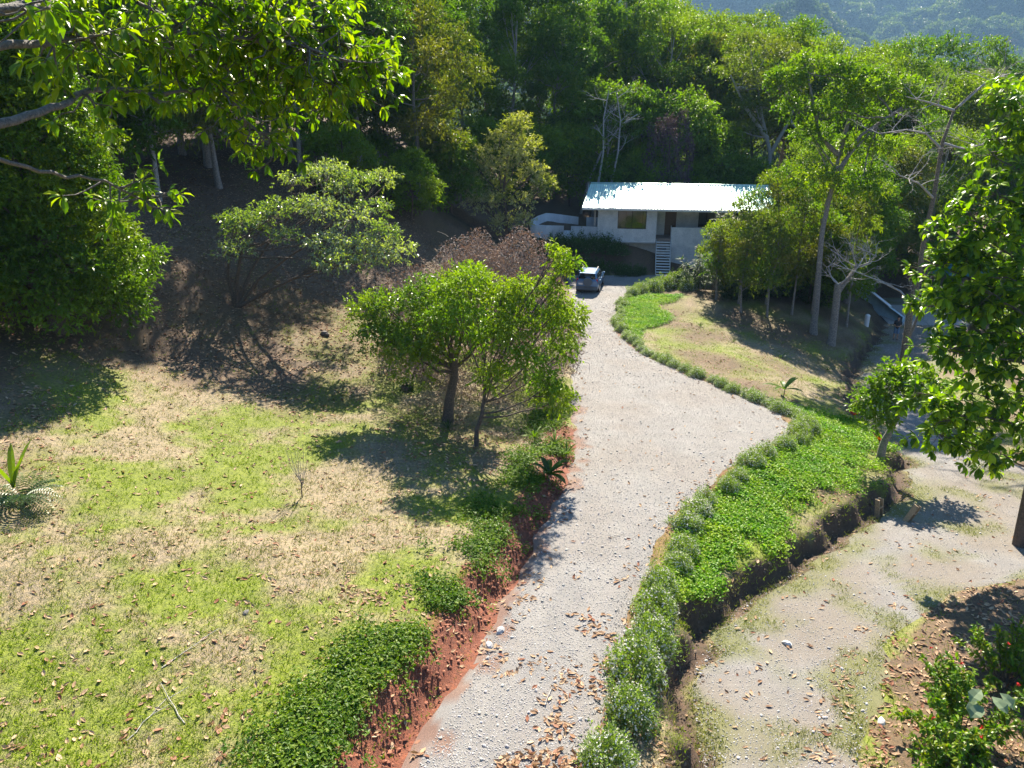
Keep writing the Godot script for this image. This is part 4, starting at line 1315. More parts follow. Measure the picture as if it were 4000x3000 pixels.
	for i in 16:
		L = Leaves.new()
		var a := i * 2.4
		var u := V(cos(a), rr(0.2, 1.2), sin(a)).normalized()
		var p := V(0.2, 15.5, 0)
		var dir := u
		for k in 46:
			p += dir * 0.085
			dir = (dir + V(0, -0.034, 0)).normalized()
			var s := dir.cross(Vector3.UP).normalized()
			for sd in [-1, 1]:
				L.leaf(p, (s * sd + dir * 0.45 + V(0, -0.25, 0)).normalized(), Vector3.UP, 0.75 * sin(PI * (k + 6.0) / 54.0), 0.05, tone(Color(0.13, 0.20, 0.02), Color(0.20, 0.25, 0.03), r01()))
		part(o, "frond", L.mesh(M.leaf))


# ---------------------------------------------------------------- ground detail
func tuft(n: int, h: float, spread: float) -> ArrayMesh:
	var L := Leaves.new()
	for i in n:
		var p := V(rr(-spread, spread), -0.01, rr(-spread, spread))
		var d := (V(0, 1, 0) + ru() * 0.75).normalized()
		L.blade(p, d, ru().cross(d).normalized(), h * rr(0.5, 1.2), 0.02, Color.WHITE * rr(0.8, 1.0))
	return L.mesh(null)


func sprig(n: int, r: float, ll: float, lw: float, lift: float) -> ArrayMesh:
	var L := Leaves.new()
	for i in n:
		var p := V(rr(-r, r), rr(0.0, lift), rr(-r, r))
		var d := V(rr(-1, 1), rr(-0.1, 0.4), rr(-1, 1)).normalized()
		L.leaf(p, d, (V(0, 1, 0) + ru() * 0.5).normalized(), ll * rr(0.7, 1.2), lw * rr(0.7, 1.2), Color.WHITE * rr(0.75, 1.0))
	return L.mesh(null)


func yawed(p: Vector3, s: float, tilt := 0.15) -> Transform3D:
	var b := Basis(Vector3.UP, r01() * TAU) * Basis(V(1, 0, 0), rr(-tilt, tilt)) * Basis(V(0, 0, 1), rr(-tilt, tilt))
	return Transform3D(b.scaled(V(s, s, s)), p)


func pebble(seed_: int) -> ArrayMesh:
	rng.seed = seed_
	var S := SphereMesh.new()
	S.radius = 0.5; S.height = 1.0; S.radial_segments = 7; S.rings = 3
	var a := S.get_mesh_arrays()
	var v: PackedVector3Array = a[Mesh.ARRAY_VERTEX]
	var c := PackedColorArray()
	for i in v.size():
		var k := 1.0 + 0.5 * nf.get_noise_3d(v[i].x * 60 + seed_, v[i].y * 60, v[i].z * 60)
		v[i] = V(v[i].x * k * 1.15, v[i].y * k * 0.6, v[i].z * k * 0.85)
		c.append(Color.WHITE)
	var m := ArrayMesh.new()
	var b := []
	b.resize(Mesh.ARRAY_MAX)
	b[Mesh.ARRAY_VERTEX] = v; b[Mesh.ARRAY_COLOR] = c; b[Mesh.ARRAY_INDEX] = a[Mesh.ARRAY_INDEX]
	m.add_surface_from_arrays(Mesh.PRIMITIVE_TRIANGLES, b)
	return m


func dry_leaf(kind: int) -> ArrayMesh:
	var L := Leaves.new()
	var l := 0.14
	var w := [0.055, 0.07, 0.045][kind] as float
	var curl := [0.03, 0.015, 0.05][kind] as float
	var i := 0
	for q in [V(0, 0, -l / 2), V(-w / 2, curl * 0.6, -l * 0.12), V(0, 0.004, -l * 0.1), V(w / 2, curl * 0.6, -l * 0.12), V(-w / 2.2, curl * 0.8, l * 0.2), V(0, 0.01, l * 0.2), V(w / 2.2, curl * 0.5, l * 0.2), V(0, curl, l / 2)]:
		L.v.append(q + V(0, 0.008, 0)); L.c.append(Color.WHITE)
	for k in [0, 1, 2, 0, 2, 3, 1, 4, 5, 1, 5, 2, 2, 5, 6, 2, 6, 3, 4, 7, 5, 5, 7, 6]: L.ix.append(k)
	return L.mesh(null)


func litter_density(x: float, z: float) -> float:
	var d := off_drive(x, z)
	if d.x < 0:
		if z > -17.5:
			return 0.9 * clampf(nf.get_noise_2d(x * 8.0, z * 5.0) * 1.8 + 0.3 + (0.75 if d.x > -1.5 and d.y > 0 else 0.0) - (z + 11.0) * -0.09, 0, 1)
		return 0.03 + (0.3 if d.x > -0.7 else 0.0)
	var r := off_road(x, z)
	if r.x < 0: return 0.06 + (0.5 if x > lin(RR, z) - 1.3 and z > -24 else 0.0)
	if r.y > 0 and x > lin(RR, z) and z > -24: return 0.9
	if x < 3.0:
		var q := cover_at(x, z)
		return 0.16 + q.z * 1.0 + (0.7 if Vector2((x + 3.4) * 0.7, z + 16.3).length() < 0.8 else 0.0)
	return 0.08 + 0.3 * cover_at(x, z).z


func scatter_ground() -> void:
	rng.seed = 700
	var tf := []; var tc := []
	var g := tuft(10, 0.11, 0.15)
	# lawn and verge grass
	var made := 0
	while made < 52000:
		var z := -8.6 - pow(r01(), 1.35) * 46.0
		var half := 4.0 - z * 0.62
		var x := rr(-half, half)
		made += 1
		if x < -24 or x > 27: continue
		var d := off_drive(x, z)
		if d.x < 0.05: continue
		var r := off_road(x, z)
		var q := cover_at(x, z)
		var col: Color
		if r.x < 0:
			var edge := minf(x - lin(RL, z), lin(RR, z) - x)
			var gr := nf.get_noise_2d(x * 7.0 + 9, z * 7.0) * 1.6 + 0.1 + 0.95 * (1.0 - sm(edge / 1.9)) - 0.2
			if gr < 0.28 + r01() * 0.3 or edge < 0.15: continue
			col = tone(Color(0.17, 0.21, 0.035), Color(0.30, 0.29, 0.09), r01())
			tf.append(yawed(V(x, lin(RH, z) - 0.005, z), rr(0.6, 1.1)))
			tc.append(col)
			continue
		if d.y < 0 and d.x < 1.1 and z > -27 and r01() < 0.85: continue
		if r.y < 0 and r.x < 0.22 and r01() < 0.8: continue
		if r01() < q.z * 0.85: continue
		if r01() < q.x / maxf(0.01, q.x + q.y):
			col = tone(Color(0.20, 0.29, 0.014), Color(0.33, 0.40, 0.022), r01())
		else:
			col = tone(Color(0.30, 0.26, 0.12), Color(0.42, 0.35, 0.22), r01())
			if r01() < 0.35: col = Color(0.22, 0.24, 0.06)
		tf.append(yawed(V(x, height(x, z) - 0.01, z), rr(0.7, 1.3)))
		tc.append(col)
	tag(scatter("grass", g, tf, tc, M.leaf_matt), "short patchy green and straw coloured lawn grass", "grass")
	# bright ground cover of the bank
	rng.seed = 710
	tf = []; tc = []
	var sp := sprig(16, 0.16, 0.075, 0.05, 0.16)
	for i in 30000:
		var z := -17.4 - r01() * 41.0
		var x := lin(DR, z) + 0.5 + r01() * 7.5
		var r := off_road(x, z)
		if r.x < 0.35 or r.y > 0: continue
		var from_drive := off_drive(x, z).x
		if from_drive < 0.3: continue
		var lush := 0.0
		if z > -34.5:
			var u := from_drive / maxf(0.1, from_drive + r.x)
			lush = 1.0 - sm((u - 0.6 + nf.get_noise_2d(x * 5, z * 5) * 0.3 + nf.get_noise_2d(x * 19, z * 19) * 0.25) / 0.22)
			if z < -30.5: lush = 0.9 * sm((r.x - 0.2) / 0.5)
		elif z < -46 and z > -60:
			lush = 1.0 - sm((from_drive - 2.9 * sm((-46.0 - z) / 5.0) + nf.get_noise_2d(x * 5, z * 5) * 1.2) / 0.6)
		if r01() > lush: continue
		tf.append(yawed(V(x, height(x, z) - 0.01, z), rr(0.75, 1.6), 0.35))
		tc.append(tone(Color(0.16, 0.37, 0.008), Color(0.36, 0.50, 0.012), pow(clampf(nf.get_noise_2d(x * 9, z * 9) * 0.8 + r01(), 0, 1), 1.3)))
	tag(scatter("ground_cover", sp, tf, tc, M.leaf), "bright green creeping ground cover on the bank beside the drive", "ground cover")
	# dark creeper over the red cut
	rng.seed = 720
	tf = []; tc = []
	for i in 16000:
		var z := -9.0 - r01() * 24.0
		var x := lin(DL, z) - r01() * 3.4
		var d := off_drive(x, z)
		if d.x < 0.15 or d.y > 0: continue
		var a := nz.get_noise_2d(x * 7.0, z * 7.0 + 200) + nf.get_noise_2d(x * 6, z * 6) * 0.5
		var want := exp(-pow((d.x - 1.5) / 0.66, 2.0)) * (0.95 + a * 1.9)
		if z < -14.5: want = exp(-pow((d.x - 1.15) / 0.8, 2.0)) * (0.3 + a * 1.7)
		if d.x < 0.8 and z > -25: want *= 0.3
		if r01() > want: continue
		tf.append(yawed(V(x, height(x, z) - 0.01, z), rr(0.8, 1.4), 0.5))
		tc.append(tone(Color(0.08, 0.18, 0.012), Color(0.24, 0.34, 0.02), pow(r01(), 1.6)))
	tag(scatter("creeper", sp, tf, tc, M.leaf), "dark green creeper hanging over the red earth cut", "creeper")
	# stones of the two gravel surfaces
	rng.seed = 730
	var pb := pebble(3)
	tf = []; tc = []
	for i in 60000:
		var z := -9.0 - pow(r01(), 1.8) * 54.0
		var road := r01() < 0.42
		var l := lin(RL if road else DL, z) + 0.3
		var r := lin(RR if road else DR, z) - 0.1
		var x := rr(l, r)
		if road and x > 22 - (z + 20) * 0.3: continue
		var s := rr(0.012, 0.036) if r01() < 0.985 else rr(0.045, 0.09)
		var y := lin(RH if road else DH, z) + nz.get_noise_2d(x * 8.0, z * 8.0) * 0.03 + nf.get_noise_2d(x * 9.0, z * 9.0) * 0.012
		tf.append(yawed(V(x, y + s * 0.15, z), s, 0.5))
		var k := rr(0.24, 0.40) if r01() < 0.9 else rr(0.42, 0.55)
		tc.append(Color(k, k * rr(0.93, 1.0), k * rr(0.86, 0.99)))
	tag(scatter("gravel", pb, tf, tc, M.stone), "loose pale grey gravel stones on the drive and the lower road", "gravel")
	# crumbled earth on the two cut faces
	rng.seed = 735
	tf = []; tc = []
	for i in 5200:
		var red := r01() < 0.55
		var z := -9.5 - r01() * (22.0 if red else 36.0)
		var x := lin(DL, z) - rr(-0.1, 1.25) if red else lin(RL, z) + rr(-0.8, 0.7)
		if red and off_drive(x, z).x < 0.0: continue
		var s := 0.03 + 0.12 * pow(r01(), 3.0)
		tf.append(yawed(V(x, height(x, z), z), s, 0.8))
		tc.append(tone(Color(0.14, 0.04, 0.02), Color(0.30, 0.115, 0.06), r01()) if red else tone(Color(0.07, 0.045, 0.028), Color(0.17, 0.115, 0.07), r01()))
	tag(scatter("earth_clods", pebble(5), tf, tc, M.stone), "crumbled red and brown earth on the cut banks", "earth")
	# fallen leaves: the ones that show largest singly, the rest together
	rng.seed = 740
	var all := []
	for i in 60000:
		var z := -8.8 - pow(r01(), 1.5) * 46.0
		var half := 3.0 - z * 0.62
		var x := rr(-half, half)
		if x < -26 or x > 22: continue
		if r01() > litter_density(x, z) * clampf(0.8 + nf.get_noise_2d(x * 22, z * 22) * 1.9, 0.05, 1.6): continue
		var y := top(x, z)
		var col := tone(Color(0.20, 0.11, 0.06), Color(0.45, 0.32, 0.20), r01())
		if r01() < 0.12: col = Color(0.22, 0.09, 0.05)
		all.append([yawed(V(x, y, z), rr(0.85, 1.5), 0.35), col, V(x, y, z).distance_to(CAM) + (0.0 if in_view(V(x, y, z)) else 500.0)])
	for i in 17000:
		var z := -33.0 - r01() * 26.0
		var x := rr(-21.0, 1.0)
		if r01() > cover_at(x, z).z + 0.1 or off_drive(x, z).x < 0: continue
		all.append([yawed(V(x, height(x, z), z), rr(0.7, 1.35), 0.3), tone(Color(0.15, 0.08, 0.045), Color(0.46, 0.32, 0.20), r01()), 600.0])
	all.sort_custom(func(a, b): return a[2] < b[2])
	var lm := [dry_leaf(0), dry_leaf(1), dry_leaf(2)]
	var mats := []
	for c in [Color(0.22, 0.12, 0.065), Color(0.34, 0.22, 0.13), Color(0.43, 0.31, 0.20), Color(0.24, 0.115, 0.07)]:
		var m := leafy(0.8, Color(0.4, 0.32, 0.2), false)
		m.albedo_color = c.linear_to_srgb()
		mats.append(m)
	var names := ["dull brown", "light brown", "tan", "rust brown"]
	tf = []; tc = []
	for i in all.size():
		var e: Array = all[i]
		if i < 300:
			var k := rng.randi() % 4
			var o := part(self, numbered("fallen_leaf"), lm[i % 3], mats[k])
			o.transform = e[0]
			var p: Vector3 = (e[0] as Transform3D).origin
			var d := off_drive(p.x, p.z)
			var where := "on the gravel of the drive" if d.x < 0 else ("on the red earth cut" if d.y < 0 and d.x < 1.2 else ("on the dry lawn" if p.x < 2 else "beside the lower road"))
			tag(o, "curled %s fallen leaf lying %s" % [names[k], where], "leaf", "%s fallen leaves %s" % [names[k], where])
		else:
			tf.append(e[0]); tc.append(e[1])
	tag(scatter("leaf_litter", lm[0], tf, tc, M.dry), "scattered brown fallen leaves over lawn, drive and slope", "leaf litter")
	# rocks
	rng.seed = 750
	var k := 0
	for s in [[-9.3, -37.0, 0.55, "dark boulder lying on the litter slope", Color(0.10, 0.085, 0.075)], [2.9, -15.6, 0.28, "pale stone at the foot of a plump shrub by the drive", Color(0.5, 0.48, 0.45)], [2.4, -14.0, 0.3, "white stone tucked under the largest drive shrub", Color(0.55, 0.53, 0.5)], [1.5, -11.5, 0.3, "pale stone in the leaf drift by the drive's red edge", Color(0.5, 0.47, 0.43)], [-0.55, -15.0, 0.2, "grey stone beside the pink gutter of the drive", Color(0.42, 0.41, 0.4)], [-0.3, -15.6, 0.22, "larger grey stone beside the pink gutter", Color(0.38, 0.37, 0.36)], [7.2, -16.6, 0.22, "white stone alone in the grass of the lower road", Color(0.6, 0.58, 0.55)], [8.3, -13.6, 0.2, "pale stone before the leafy road shrub", Color(0.55, 0.53, 0.5)], [4.0, -18.5, 0.22, "small pale stone where the ground cover meets the drive", Color(0.5, 0.48, 0.46)], [-6.2, -15.0, 0.16, "dark round stone on the dry lawn", Color(0.13, 0.12, 0.11)]]:
		var o := part(self, numbered("rock"), pebble(20 + k), flat(s[4], 0.85))
		o.transform = yawed(V(s[0], top(s[0], s[1]) + s[2] * 0.12, s[1]), s[2], 0.3)
		tag(o, s[3], "rock")
		k += 1
	# sticks on the lawn
	for s in [[-6.9, -13.6, 0.5, 1.5, "straight pale stick lying on the lawn"], [-6.6, -11.9, -0.7, 1.4, "forked pale stick lying near the lawn's dry patch"], [-6.9, -11.5, 0.25, 1.1, "short pale stick crossing a forked one"], [-3.8, -10.4, -1.0, 0.8, "bleached stick at the top of the red cut"], [3.2, -20.6, 1.1, 0.6, "short twig on the gravel drive"], [0.8, -13.2, 0.3, 0.7, "pale twig among leaves on the drive"]]:
		var S := Solid.new()
		var pts := []
		for q in 6:
			var f: float = (q / 5.0 - 0.5) * s[3]
			var x: float = s[0] + sin(s[2]) * f
			var z: float = s[1] - cos(s[2]) * f
			pts.append(V(x, top(x, z) + 0.03, z) + ru() * 0.02)
		S.tube(pts, taper(0.013, 0.006, 6), 5)
		if "forked" in s[4]: S.tube([pts[3], pts[3] + V(0.3, 0.06, -0.25)], [0.009, 0.004], 4)
		tag(part(self, numbered("stick"), S.mesh(M.bark_pale)), s[4], "stick")


# ---------------------------------------------------------------- far hills
func far_land() -> void:
	rng.seed = 800
	var v := PackedVector3Array(); var c := PackedColorArray(); var ix := PackedInt32Array(); var n := PackedVector3Array()
	var nx := 70
	var nr := 40
	var h := func(x: float, z: float) -> float:
		var d := -z
		return -16.0 + 700.0 * sm((d - 900.0) / 3300.0) * (1.0 + 0.35 * nz.get_noise_2d(x * 0.03, z * 0.03)) + 150.0 * nz.get_noise_2d(x * 0.035 + 30, z * 0.035) * sm((d - 400.0) / 900.0) + 90.0 * sm((-x - 100.0) / 500.0)
	for j in nr:
		for i in nx:
			var z := -290.0 - j * 110.0
			var x := (i / float(nx - 1) - 0.45) * (1000.0 + j * 210.0)
			v.append(V(x, h.call(x, z), z))
			n.append(V(0, 0.8, 0.6))
			c.append(Color(0.05, 0.075, 0.025))
	for j in nr - 1:
		for i in nx - 1:
			var k := j * nx + i
			ix.append_array([k, k + nx, k + 1, k + 1, k + nx, k + nx + 1])
	structure("hill", surface(v, PackedVector3Array(), c, ix, M.ground))
	var L := Leaves.new()
	for k in 9:
		var cc := V(rr(-3, 3), rr(2, 6), rr(-3, 3))
		for i in 110:
			var u := ru(); u.y = absf(u.y)
			L.leaf(cc + u * rr(1.6, 2.6), (ru() + u * 0.3).normalized(), (u + ru() * 0.5).normalized(), rr(0.7, 1.2), rr(0.5, 0.8), Color.WHITE * rr(0.8, 1.0))
	var tf := []; var tc := []
	var put := 0
	while put < 13000:
		var d := 135.0 + pow(r01(), 0.8) * 3700.0
		var x := rr(-0.15, 0.8) * d
		var z := -d
		var y: float = h.call(x, z) if d > 300.0 else height(x, z)
		put += 1
		tf.append(Transform3D(Basis(Vector3.UP, r01() * TAU).scaled(V(1, rr(0.8, 1.4), 1) * rr(0.9, 1.7) * (1.0 + clampf((d - 250.0) / 600.0, 0, 3.2))), V(x, y - 0.5, z)))
		tc.append(tone(Color(0.05, 0.085, 0.02), Color(0.13, 0.16, 0.035), r01()))
	tag(scatter("far_forest", L.mesh(null), tf, tc, M.leaf), "hazy blue green forest covering the far hillside", "forest")


# ---------------------------------------------------------------- house
func prism(pts: Array, x0: float, x1: float) -> ArrayMesh:
	# polygon in y, z carried along x
	var st := SurfaceTool.new()
	st.begin(Mesh.PRIMITIVE_TRIANGLES)
	var n := pts.size()
	for i in n:
		var a: Vector2 = pts[i]
		var b: Vector2 = pts[(i + 1) % n]
		for q in [V(x0, a.x, a.y), V(x1, a.x, a.y), V(x1, b.x, b.y), V(x0, a.x, a.y), V(x1, b.x, b.y), V(x0, b.x, b.y)]:
			st.add_vertex(q)
	for i in range(1, n - 1):
		for q in [V(x0, pts[0].x, pts[0].y), V(x0, pts[i].x, pts[i].y), V(x0, pts[i + 1].x, pts[i + 1].y), V(x1, pts[0].x, pts[0].y), V(x1, pts[i + 1].x, pts[i + 1].y), V(x1, pts[i].x, pts[i].y)]:
			st.add_vertex(q)
	st.generate_normals()
	return st.commit()


func wall_strip(path: Array, y0: float, tops: Array, thick: float) -> ArrayMesh:
	# an upright wall along a plan polyline, its top following tops
	var st := SurfaceTool.new()
	st.begin(Mesh.PRIMITIVE_TRIANGLES)
	var L := []; var R := []
	for i in path.size():
		var d: Vector2 = (path[mini(i + 1, path.size() - 1)] - path[maxi(i - 1, 0)]).normalized()
		var s := Vector2(-d.y, d.x) * thick * 0.5
		L.append(path[i] + s); R.append(path[i] - s)
	var quad := func(a: Vector3, b: Vector3, c: Vector3, d: Vector3):
		for q in [a, b, c, a, c, d]: st.add_vertex(q)
	for i in path.size() - 1:
		var t0: float = tops[i]
		var t1: float = tops[i + 1]
		quad.call(V(L[i].x, y0, L[i].y), V(L[i + 1].x, y0, L[i + 1].y), V(L[i + 1].x, t1, L[i + 1].y), V(L[i].x, t0, L[i].y))
		quad.call(V(R[i + 1].x, y0, R[i + 1].y), V(R[i].x, y0, R[i].y), V(R[i].x, t0, R[i].y), V(R[i + 1].x, t1, R[i + 1].y))
		quad.call(V(L[i].x, t0, L[i].y), V(L[i + 1].x, t1, L[i + 1].y), V(R[i + 1].x, t1, R[i + 1].y), V(R[i].x, t0, R[i].y))
	for i in [0, path.size() - 1]:
		quad.call(V(L[i].x, y0, L[i].y), V(R[i].x, y0, R[i].y), V(R[i].x, tops[i], R[i].y), V(L[i].x, tops[i], L[i].y))
	st.generate_normals()
	return st.commit()


func window(parent: Node, x0: float, x1: float, y0: float, y1: float, z: float) -> void:
	# an opening's frame with sliding panes, set 6 cm back from the wall face at z
	var w := Node3D.new()
	w.name = "window"
	parent.add_child(w, true)
	var mid := (x0 + x1) * 0.5
	for b in [[x0, x0 + 0.06, y0, y1], [x1 - 0.06, x1, y0, y1], [x0 + 0.06, x1 - 0.06, y0, y0 + 0.06], [x0 + 0.06, x1 - 0.06, y1 - 0.06, y1], [mid - 0.03, mid + 0.03, y0 + 0.06, y1 - 0.06]]:
		box(w, "frame", V(b[0], b[2], z - 0.12), V(b[1], b[3], z - 0.04), M.frame)
	box(w, "pane", V(x0 + 0.06, y0 + 0.06, z - 0.09), V(mid - 0.03, y1 - 0.06, z - 0.08), M.glass)
	box(w, "pane", V(mid + 0.03, y0 + 0.06, z - 0.09), V(x1 - 0.06, y1 - 0.06, z - 0.08), M.glass)


func house() -> void:
	# local: x along the front, y up from the floor, -z into the house
	var H := thing("house", "white single storey house with pale metal roof raised above the drive", "house", V(7.6, -0.7, -69.6), deg_to_rad(-8.0))
	var W := 14.2
	var D := 8.6
	# front wall with its window opening
	box(H, "wall", V(0, -0.32, -0.15), V(1.75, 2.55, 0), M.wall)
	box(H, "wall", V(1.75, -0.32, -0.15), V(4.25, 0.82, 0), M.wall)
	box(H, "wall", V(1.75, 2.45, -0.15), V(4.25, 2.55, 0), M.wall)
	box(H, "wall", V(4.25, -0.32, -0.15), V(5.15, 2.55, 0), M.wall)
	window(H, 1.75, 4.25, 0.82, 2.45, 0.0)
	# curtains behind the glass
	box(H, "curtain", V(1.78, 0.84, -0.42), V(2.5, 2.42, -0.36), flat(Color(0.12, 0.11, 0.10), 0.9))
	box(H, "curtain", V(3.9, 0.84, -0.42), V(4.22, 2.42, -0.36), flat(Color(0.12, 0.11, 0.10), 0.9))
	# side, back and inner walls
	box(H, "wall", V(0, -0.32, -D), V(0.15, 2.55, -0.152), M.wall)
	box(H, "wall", V(0.152, -0.32, -D), V(W, 2.55, -D + 0.15), M.wall)
	box(H, "wall", V(W - 0.15, -2.6, -D + 0.152), V(W, 2.55, -0.152), M.wall)
	box(H, "wall", V(5.0, 0.0, -2.1), V(5.148, 2.55, -0.152), M.wall)
	# the porch's rear wall with door and windows
	box(H, "wall", V(5.15, 0.0, -2.25), V(5.95, 2.55, -2.1), M.wall)
	box(H, "wall", V(5.95, 2.12, -2.25), V(6.95, 2.55, -2.1), M.wall)
	box(H, "wall", V(6.95, 0.0, -2.25), V(8.9, 2.55, -2.1), M.wall)
	box(H, "wall", V(8.9, 0.0, -2.25), V(10.3, 0.75, -2.1), M.wall)
	box(H, "wall", V(8.9, 2.3, -2.25), V(10.3, 2.55, -2.1), M.wall)
	box(H, "wall", V(10.3, 0.0, -2.25), V(11.2, 2.55, -2.1), M.wall)
	box(H, "wall", V(11.2, 2.3, -2.25), V(13.2, 2.55, -2.1), M.wall)
	box(H, "wall", V(11.2, 0.0, -2.25), V(13.2, 0.55, -2.1), M.wall)
	box(H, "wall", V(13.2, 0.0, -2.25), V(W - 0.152, 2.55, -2.1), M.wall)
	window(H, 8.9, 10.3, 0.75, 2.3, -2.1)
	window(H, 11.2, 13.2, 0.55, 2.3, -2.1)
	var dr := box(H, "door", V(6.03, 0.02, -2.23), V(6.87, 2.06, -2.18), M.wood)
	for b in [[5.95, 6.03, 0.0, 2.12], [6.87, 6.95, 0.0, 2.12], [6.03, 6.87, 2.06, 2.12]]:
		box(H, "door_frame", V(b[0], b[2], -2.24), V(b[1], b[3], -2.07), M.wood)
	var hs := SphereMesh.new()
	hs.radius = 0.035; hs.height = 0.07
	part(dr, "handle", hs, M.rim, V(0.33, -0.05, 0.05))
	# floor slab, ceiling
	box(H, "floor_slab", V(0.152, -0.32, -D + 0.152), V(W - 0.152, -0.002, -0.152), M.tilefloor)
	box(H, "ledge", V(0.0, -0.42, -0.4), V(5.2, -0.322, 0.1), M.footing)
	box(H, "ceiling", V(0.15, 2.552, -D + 0.15), V(W - 0.15, 2.6, 0.3), M.soffit)
	# foundation below the slab
	box(H, "foundation", V(0.3, -2.9, -D + 0.3), V(6.45, -0.322, -0.42), M.footing)
	box(H, "vent", V(5.35, -1.05, -0.419), V(6.15, -0.78, -0.40), M.frame)
	# porch parapet running down to the ground
	box(H, "parapet", V(6.45, -3.2, -0.02), V(13.25, 1.0, 0.16), M.wall)
	box(H, "parapet", V(6.45, -0.3, -1.2), V(6.6, 1.0, -0.022), M.wall)
	box(H, "parapet_cap", V(6.42, 1.002, -0.05), V(13.28, 1.06, 0.19), M.trim)
	box(H, "parapet_return", V(13.1, -3.2, -2.0), V(13.248, 1.0, -0.022), M.wall)
	box(H, "lantern", V(6.48, 1.06, 0.0), V(6.58, 1.24, 0.1), M.frame)
	var vent := box(H, "vent", V(8.75, -1.02, 0.1605), V(9.45, -0.5, 0.175), M.wood)
	for b in [[8.72, 8.75, -1.05, -0.47], [9.45, 9.48, -1.05, -0.47], [8.75, 9.45, -1.05, -1.02], [8.75, 9.45, -0.5, -0.47]]:
		box(H, "vent_frame", V(b[0], b[2], 0.161), V(b[1], b[3], 0.19), M.wood)
	# stairs
	var ST := Node3D.new()
	ST.name = "staircase"
	H.add_child(ST)
	var rise := 2.55
	var run := 2.75
	var nst := 13
	var sx := 5.25
	for k in nst:
		var f := (k + 1.0) / nst
		box(ST, "tread", V(sx, -f * rise - 0.045, 0.12 + f * run - 0.14), V(sx + 1.15, -f * rise, 0.12 + f * run + 0.14), M.trim)
	for q in [sx - 0.07, sx + 1.155]:
		part(ST, "stringer", prism([Vector2(0.02, 0.1), Vector2(-0.2, 0.1), Vector2(-rise - 0.2, 0.1 + run), Vector2(-rise - 0.2, 0.32 + run)], q, q + 0.06), M.trim)
	box(ST, "landing_block", V(sx - 0.1, -rise - 0.3, 0.1 + run - 0.05), V(sx + 1.25, -rise - 0.12, 0.1 + run + 0.45), M.concrete)
	# roof
	var R := Node3D.new()
	R.name = "roof"
	H.add_child(R)
	var ex := -1.35
	var rx := 15.1
	var eave := V(0, 2.72, 0.72)
	var ridge := V(0, 4.25, -4.3)
	var np := 16
	var pw := (rx - ex) / np
	for k in np:
		var x0 := ex + k * pw
		var prof := []
		for q in 17:
			var u := q / 16.0
			var ph := fmod(u * 4.0, 1.0)
			prof.append(Vector2(x0 + u * pw, 0.035 if ph < 0.26 and q < 16 else 0.0))
		for side in 2:
			var e := eave if side == 0 else V(0, 2.72, -9.3)
			var st := SurfaceTool.new()
			st.begin(Mesh.PRIMITIVE_TRIANGLES)
			var nrm := V(0, 5.0, 1.5).normalized() if side == 0 else V(0, 5.0, -1.5).normalized()
			for q in 16:
				var skew := 0.45 * maxf(0.0, 1.0 - (prof[q].x - ex) / 2.0)
				var skew2 := 0.45 * maxf(0.0, 1.0 - (prof[q + 1].x - ex) / 2.0)
				var a: Vector3 = V(prof[q].x, e.y, e.z) + nrm * prof[q].y
				var b: Vector3 = V(prof[q + 1].x, e.y, e.z) + nrm * prof[q + 1].y
				var c: Vector3 = V(prof[q + 1].x + skew2, ridge.y, ridge.z) + nrm * prof[q + 1].y
				var d: Vector3 = V(prof[q].x + skew, ridge.y, ridge.z) + nrm * prof[q].y
				for p in [a, d, c, a, c, b]: st.add_vertex(p)
			st.generate_normals()
			part(R, "roof_panel", st.commit(), M.roof)
	part(R, "ridge_cap", prism([Vector2(4.22, -4.05), Vector2(4.32, -4.3), Vector2(4.22, -4.55), Vector2(4.19, -4.55), Vector2(4.28, -4.3), Vector2(4.19, -4.05)], ex + 0.44, rx + 0.03), M.roof)
	box(R, "gutter", V(ex - 0.02, 2.54, 0.725), V(rx + 0.02, 2.70, 0.84), M.trim)
	box(R, "fascia", V(ex - 0.02, 2.50, 0.66), V(rx + 0.02, 2.69, 0.72), M.trim)
	box(R, "soffit", V(ex + 0.02, 2.605, 0.002), V(rx - 0.02, 2.64, 0.658), M.soffit)
	part(R, "gable", prism([Vector2(2.56, -0.02), Vector2(4.05, -4.3), Vector2(2.56, -D + 0.02)], 0.0, 0.14), M.wall)
	part(R, "gable", prism([Vector2(2.56, -0.02), Vector2(4.05, -4.3), Vector2(2.56, -D + 0.02)], W - 0.14, W), M.wall)
	box(R, "downpipe_bracket", V(-0.05, 2.4, 0.02), V(0.25, 2.53, 0.3), M.trim)
	for q in [-1.3, rx - 0.06]:
		part(R, "bargeboard", prism([Vector2(2.66, 0.7), Vector2(2.5, 0.7), Vector2(4.05, -4.3), Vector2(4.2, -4.3)], q + (0.2 if q < 0 else 0.0), q + 0.05 + (0.2 if q < 0 else 0.0)), M.trim)
	box(H, "post", V(-0.35, 0.0, -0.45), V(-0.2, 2.6, -0.3), M.footing)
	# terrace with its curved parapet
	var T := Node3D.new()
	T.name = "terrace"
	H.add_child(T)
	part(T, "parapet", wall_strip([Vector2(-0.002, 0.0), Vector2(-2.35, 0.0)], -0.6, [0.95, 0.95], 0.16), M.wall)
	part(T, "parapet", wall_strip([Vector2(-3.0, 0.0), Vector2(-4.6, 0.0), Vector2(-5.5, -0.15), Vector2(-6.0, -0.6), Vector2(-6.1, -1.4), Vector2(-5.6, -3.2), Vector2(-5.0, -4.6), Vector2(-4.4, -5.0), Vector2(-2.0, -5.2)], -0.6, [0.95, 0.95, 0.97, 1.05, 1.15, 1.3, 1.35, 1.25, 0.95], 0.16), M.wall)
	part(T, "parapet", wall_strip([Vector2(-1.25, -5.2), Vector2(0.0, -5.25)], -0.6, [0.95, 0.95], 0.16), M.wall)
